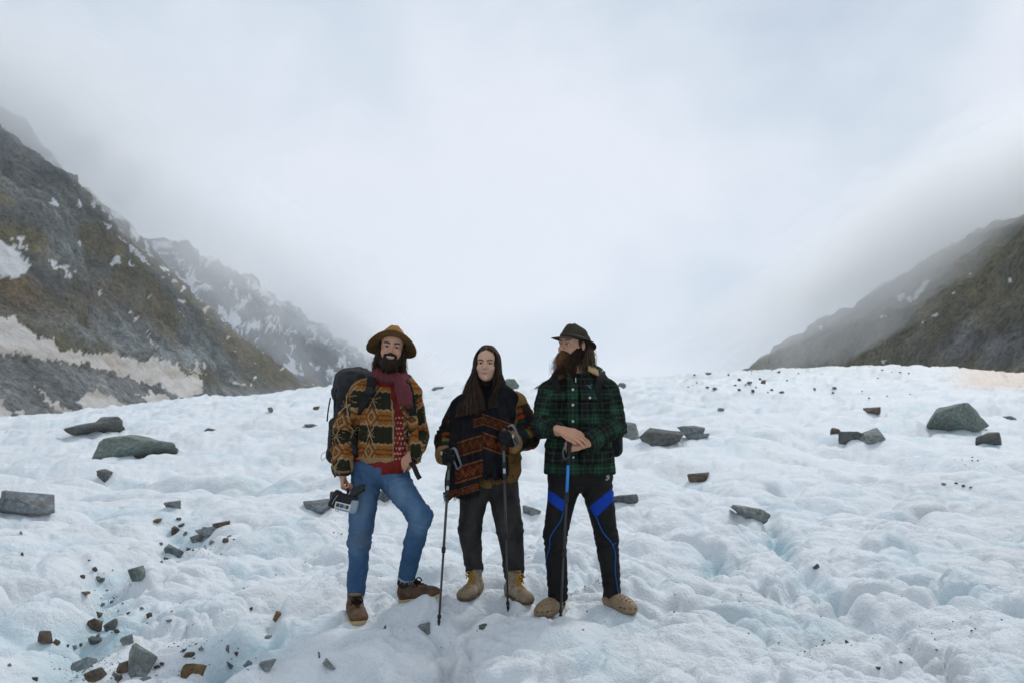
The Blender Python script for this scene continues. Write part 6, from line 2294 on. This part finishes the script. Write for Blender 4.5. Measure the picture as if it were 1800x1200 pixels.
BIG = [
    # px, py(foot), w, h, colour, label, options
    (226, 799, 134, 36, GREEN, 'long flat grey-green boulder perched on an ice mound below the scree', dict(slab=1, tilt=-4, seed=3, sink=.22)),
    (155, 767, 92, 22, DARK, 'dark flat-topped boulder at the edge of the scree, behind the perched one', dict(slab=.6, seed=81, sink=.25)),
    (182, 747, 72, 19, DARK, 'low brown-grey slab lying on the border of ice and scree', dict(slab=.6, seed=13)),
    (30, 912, 94, 38, SLATE, 'dark grey boulder cut off by the photo edge on the middle ice', dict(seed=5, slab=.3, sink=.16)),
    (1694, 762, 118, 44, GREEN, 'largest grey-green boulder, a tilted wedge on the far ice', dict(seed=9, slab=1, tilt=-16, sink=.27)),
    (1744, 781, 44, 22, DARK, 'small dark pointed rock just below the tilted wedge boulder', dict(seed=14, pointy=.5)),
    (1776, 737, 22, 7, DARK, 'thin dark stone beyond the tilted wedge boulder', dict(seed=15, slab=1)),
    (1498, 775, 38, 18, DARK, 'rounded dark rock of the touching pair on the far ice', dict(seed=16)),
    (1538, 775, 50, 20, GREY, 'winged grey rock of the touching pair on the far ice', dict(seed=17, pointy=.4, tilt=-8)),
    (1470, 763, 16, 11, BROWN, 'small brown stone beside the touching pair of rocks', dict(seed=18)),
    (1537, 727, 26, 9, BROWN, 'small flat brown stone lying alone on the far ice', dict(seed=19, slab=1)),
    (1170, 785, 74, 28, DARK, 'jagged dark boulder to the side of the plaid jacket', dict(seed=20, tilt=-6)),
    (1218, 768, 44, 19, SLATE, 'grey block leaning behind the jagged dark boulder', dict(seed=21)),
    (1228, 771, 42, 8, SLATE, 'thin slate sheet lying beneath the grey block', dict(seed=22, slab=1)),
    (1106, 772, 42, 36, GREY, 'grey boulder half hidden by the plaid sleeve', dict(seed=23, pointy=.3)),
    (1231, 846, 43, 16, BROWN, 'olive-brown flat rock alone on the ice beyond the blue-panelled trousers', dict(seed=24, slab=.6)),
    (1322, 914, 72, 20, GREY, 'grey slab sloping down beside the long melt channel', dict(seed=25, slab=1, tilt=16, sink=.46)),
    (1097, 890, 54, 13, DARK, 'dark flat slab beside the blue-panelled knee', dict(seed=26, slab=1)),
    (556, 902, 56, 20, SLATE, 'blue-grey slab next to the hanging camcorder', dict(seed=27, slab=1, tilt=4)),
    (898, 681, 30, 22, GREEN, 'green-grey rock on the ice skyline behind the long hair', dict(seed=28)),
    (947, 683, 16, 11, GREEN, 'rock on the skyline between shawl and plaid sleeve', dict(seed=29)),
    (1092, 681, 18, 8, GREEN, 'flat rock on the skyline beside the plaid shoulder', dict(seed=30)),
    (768, 685, 24, 7, GREEN, 'low dark rock on the skyline beside the woven jacket', dict(seed=31)),
    (933, 908, 36, 15, GREY, 'grey sliver of slate between the trousers of two hikers', dict(seed=32, slab=1, tilt=22)),
    (852, 882, 22, 18, GREY, 'grey rock seen between the charcoal trouser legs', dict(seed=33)),
    (676, 884, 32, 16, DARK, 'dark low rock seen between the legs in jeans', dict(seed=34, slab=.6)),
    (244, 1190, 54, 56, GREY, 'blocky grey-green boulder in the near rubble, the largest there', dict(seed=35, sink=.24)),
    (336, 1186, 44, 32, OCHRE, 'rust-orange rock in the near rubble', dict(seed=36, sink=.24)),
    (164, 1111, 27, 26, BROWN, 'dark brown cube-like rock upslope in the near rubble', dict(seed=37, sink=.24)),
    (191, 1108, 26, 22, DARK, 'rough dark rock touching the brown cube-like one', dict(seed=38, sink=.24)),
    (75, 1137, 27, 22, BROWN, 'brown rock standing apart at the side of the near rubble', dict(seed=39, sink=.24)),
    (138, 1180, 66, 22, SLATE, 'long blue-grey slate slab in the near rubble', dict(seed=40, slab=1, tilt=-12)),
    (162, 1197, 46, 26, BROWN, 'brown-grey slab at the bottom edge of the photo', dict(seed=41, slab=1, tilt=-16)),
    (239, 1043, 34, 21, GREEN, 'olive and brown rock alone above the near rubble', dict(seed=42, tilt=-12)),
    (300, 978, 30, 20, SLATE, 'pointed slate rock at the head of the stone trail', dict(seed=43, pointy=-.3)),
    (164, 1146, 25, 17, DARK, 'dark rock amid gravel in the near rubble', dict(seed=44)),
    (222, 1133, 24, 15, GREY, 'small grey slab upslope of the blocky grey-green boulder', dict(seed=45, slab=1, tilt=-18)),
    (749, 1114, 30, 17, GREY, 'grey rock beside the tip of a planted pole', dict(seed=46)),
    (849, 1107, 17, 6, DARK, 'small dark stone on the ice below the hiking boots', dict(seed=47, slab=1)),
    (486, 1096, 20, 17, OCHRE, 'small orange-brown rock lodged between ice humps', dict(seed=48)),
    (470, 1125, 17, 14, GREY, 'small grey rock downslope of the orange-brown one', dict(seed=49)),
    (467, 1178, 32, 17, GREY, 'grey slab wedged in the ice near the bottom edge', dict(seed=50, slab=1)),
    (577, 1181, 26, 16, GREY, 'grey rock at the bottom edge below the jeans', dict(seed=51)),
    (274, 924, 26, 10, OCHRE, 'flat tan stone at the top of the stone trail', dict(seed=52, slab=1)),
    (300, 896, 28, 12, GREY, 'grey-green stone above the top of the stone trail', dict(seed=53, slab=1)),
    (307, 939, 17, 14, BROWN, 'rounded brown stone at the top of the stone trail', dict(seed=54)),
    (386, 927, 30, 12, BROWN, 'flat brown stone at the far side of the stone trail', dict(seed=55, slab=1)),
    (358, 952, 36, 12, SLATE, 'long slate sliver in the middle of the stone trail', dict(seed=56, slab=1, tilt=-10)),
    (341, 958, 18, 11, SLATE, 'short slate stone beneath the long sliver', dict(seed=57, slab=1)),
    (376, 756, 36, 7, DARK, 'thin dark slab set in the far ice below the scree', dict(seed=58, slab=1, tilt=-8)),
    (548, 750, 32, 6, DARK, 'thin dark slab set in the far ice beside the backpack', dict(seed=59, slab=1)),
    (474, 727, 10, 9, GREEN, 'small upright green stone on the far ice', dict(seed=60)),
    (178, 850, 30, 13, DARK, 'dark stone down in a hollow below the perched boulder', dict(seed=61, slab=1, tilt=20)),
    (1436, 1001, 12, 7, DARK, 'small dark stone in the long melt channel', dict(seed=62)),
    (1268, 723, 14, 5, GREEN, 'small green stone on the smooth far ice', dict(seed=63)),
    (555, 719, 12, 5, BROWN, 'small brown stone high on the far ice', dict(seed=64)),
    (330, 1166, 20, 9, BROWN, 'flat brown chip touching the rust-orange rock', dict(seed=65, slab=1)),
    (215, 1182, 30, 14, BROWN, 'broken brown slab beside the blocky grey-green boulder', dict(seed=66, slab=1, tilt=-14)),
]
FAR = [(1245, 659, 17, 5), (1221, 660, 7, 3), (1300, 668, 10, 5), (1318, 674, 14, 6), (1293, 678, 11, 5), (1343, 675, 18, 10), (1300, 686, 10, 6), (1324, 688, 9, 6), (1357, 686, 8, 5), (1376, 690, 18, 4),
       (1244, 684, 10, 5), (1257, 685, 14, 4), (1432, 686, 8, 5), (1468, 683, 14, 4), (1370, 655, 9, 4), (1465, 692, 7, 4), (1404, 660, 6, 3), (1384, 669, 6, 3), (1281, 661, 5, 3), (1552, 652, 8, 3),
       (1583, 655, 7, 3), (1598, 657, 5, 3), (1330, 682, 6, 4), (1337, 668, 9, 6), (1311, 680, 6, 3), (1350, 690, 6, 3), (1225, 673, 5, 3), (1210, 681, 5, 2), (1516, 688, 5, 2), (1528, 700, 5, 3), (1560, 699, 6, 2), (1600, 694, 6, 3)]
TRAIL = [(318, 927, 12, 7), (325, 945, 10, 7), (395, 958, 16, 7), (372, 960, 14, 6), (350, 962, 12, 6), (290, 984, 9, 6), (282, 990, 7, 5), (330, 968, 9, 5), (402, 944, 9, 4), (313, 918, 9, 5), (358, 930, 10, 4), (282, 958, 8, 6),
         (165, 1012, 10, 7), (172, 1024, 9, 6), (144, 1016, 9, 6), (175, 1027, 14, 6), (185, 1042, 8, 4), (147, 1058, 17, 5), (180, 1067, 9, 5), (170, 1078, 16, 10), (196, 1065, 6, 4), (247, 1076, 9, 4), (260, 1091, 12, 10), (295, 1103, 12, 5),
         (225, 1080, 9, 4), (202, 1118, 14, 8), (170, 1124, 12, 7), (98, 1142, 12, 11), (130, 1142, 9, 6), (140, 1136, 8, 5), (118, 1140, 7, 5), (200, 1190, 12, 9), (206, 1198, 12, 9), (252, 1196, 22, 9), (275, 1178, 12, 8), (284, 1174, 9, 6),
         (399, 1146, 7, 12), (414, 1156, 8, 6), (352, 1152, 10, 5), (322, 1151, 9, 5), (402, 1186, 14, 10), (434, 1172, 16, 10), (440, 1072, 9, 6), (560, 1152, 5, 7), (561, 1160, 4, 5), (676, 1104, 6, 6), (1660, 853, 9, 4), (1695, 856, 8, 4), (1708, 860, 8, 4), (1682, 850, 6, 3), (1490, 1130, 8, 6), (1585, 1167, 7, 4), (1545, 1183, 9, 5),
         (36, 941, 7, 5), (38, 977, 6, 6), (60, 1196, 10, 7), (15, 1170, 8, 5)]


ORD = ['', 'second ', 'third ', 'fourth ', 'fifth ', 'sixth ', 'seventh ', 'eighth ', 'ninth ', 'tenth ', 'eleventh ', 'twelfth ', 'thirteenth ', 'fourteenth ', 'fifteenth ', 'sixteenth ', 'seventeenth ', 'eighteenth ',
       'nineteenth ', 'twentieth ']
MARKS = [(244, 1165, 'blocky grey-green boulder'), (336, 1172, 'rust-orange rock'), (164, 1098, 'dark brown cube-like rock'), (75, 1127, 'lone brown rock'), (138, 1170, 'long slate slab'),
         (239, 1033, 'olive and brown rock'), (300, 968, 'pointed slate rock'), (486, 1088, 'lodged orange-brown rock'), (467, 1170, 'grey slab near the bottom edge'), (577, 1172, 'grey rock below the jeans'),
         (358, 946, 'long slate sliver'), (307, 932, 'rounded brown stone'), (28, 900, 'boulder at the photo edge'), (630, 1080, 'laced brown boot'), (222, 1126, 'small grey slab'),
         (1744, 770, 'dark pointed rock below the wedge boulder'), (1436, 998, 'dark melt channel stone')]


def build_rocks():
    for px, py, w, h, c, lab, kw in BIG:
        k = 0.88 if py > 1000 and px < 600 else 1.0
        stone(px, py, w * k, h * k, c, lab, group=None, **kw)
    names = ('grey-green', 'dark', 'brown')
    for r, (i, (px, py, w, h)) in enumerate(sorted(enumerate(FAR), key=lambda t: t[1][0])):
        if r < 16:
            where = ORD[r].strip() + ' from the left' if r else 'leftmost'
        else:
            where = ORD[len(FAR) - 1 - r].strip() + ' from the right' if r < len(FAR) - 1 else 'rightmost'
        stone(px, py, w * 0.65, h * 0.75, (GREEN, DARK, BROWN)[i % 3], where + ' of the small ' + 'rocks strewn over the dirty far ice hump', 200 + i, group='rocks on the dirty far ice hump', sub=1)
    used = {}
    order = []
    for i, (px, py, w, h) in enumerate(TRAIL):
        d, k = min((math.hypot(px - mx, py - my), n) for n, (mx, my, _) in enumerate(MARKS))
        order.append((d, k, i))
    for d, k, i in sorted(order):
        px, py, w, h = TRAIL[i]
        n = used.get(k, 0)
        used[k] = n + 1
        c = i % 5
        stone(px, py, w * 0.9, h * 0.95, (DARK, SLATE, BROWN, GREY, BROWN)[c], 'small %s stone chip, the %snearest to the %s' % (('dark', 'slate', 'brown', 'grey', 'brown')[c], ORD[n], MARKS[k][2]),
              300 + i, group='small stones scattered on the ice', sub=1, name='stone_chip')


def build_gravel():
    """grit too small to count, gathered in the hollows"""
    rng = np.random.default_rng(5)
    Vs, Fs, Cs, n0 = [], [], [], 0
    base = [stone_mesh(900 + i, 1, 0.8, 0.6, 0, 1) for i in range(4)]
    spots = [(150, 1140, 60, 30, 420), (185, 1030, 30, 30, 110), (345, 950, 60, 16, 170), (330, 1165, 50, 25, 120), (230, 1185, 60, 18, 180), (410, 1165, 50, 35, 90), (880, 1003, 36, 14, 110), (1440, 1130, 60, 24, 130),
             (1040, 1050, 40, 8, 70), (560, 1000, 110, 60, 60), (1240, 1060, 160, 60, 90), (1650, 1120, 150, 60, 90), (300, 1080, 150, 90, 140), (1700, 855, 50, 8, 40), (900, 1130, 300, 50, 70), (600, 940, 60, 18, 60), (1340, 676, 40, 8, 60), (1480, 680, 130, 16, 40)]
    for cx, cy, rx, ry, n in spots:
        for i in range(int(n * 0.9)):
            px, py = cx + rng.normal(0, rx * 0.55), cy + rng.normal(0, ry * 0.55)
            if py < 655:
                continue
            if py > 1230:
                continue
            v = (600.0 - py) / F
            zg = float(macro(np.array([0.0]), np.array([5.0]))[0])
            p = ground_pt(px, py) if py > 740 else at(px, py, rng.uniform(40, 75))
            s = p[1] * (0.0004 + 0.0013 * rng.random() ** 4)
            V, Fc = base[i % 4]
            a = rng.random() * 6.28
            W = np.stack([V[:, 0] * math.cos(a) - V[:, 1] * math.sin(a), V[:, 0] * math.sin(a) + V[:, 1] * math.cos(a), V[:, 2]], 1) * s
            Vs.append((W, p, s))
            Fs.append(Fc)
            Cs.append(np.asarray((DARK, BROWN, GREY, BROWN)[i % 4]) * (0.5 + 0.8 * rng.random()))
    P = np.array([p for _, p, _ in Vs])
    z = height(P[:, 0], P[:, 1])
    V2, F2, C2, n0 = [], [], [], 0
    for (W, p, s), Fc, c, zz in zip(Vs, Fs, Cs, z):
        V2.append(W + V3(p[0], p[1], zz + s * 0.15))
        F2.append(Fc + n0)
        C2.append(np.tile(c, (len(W), 1)))
        n0 += len(W)
    o = mesh_np('gravel', np.concatenate(V2), np.concatenate(F2), STONE, None, smooth=False, col=np.concatenate(C2))
    o['kind'] = 'stuff'
person_tan_hat()
backpack_black()
video_camera()
person_long_hair()
person_plaid()
backpack_grey()
build_ice()
build_mountains()
build_rocks()
build_gravel()
build_air()
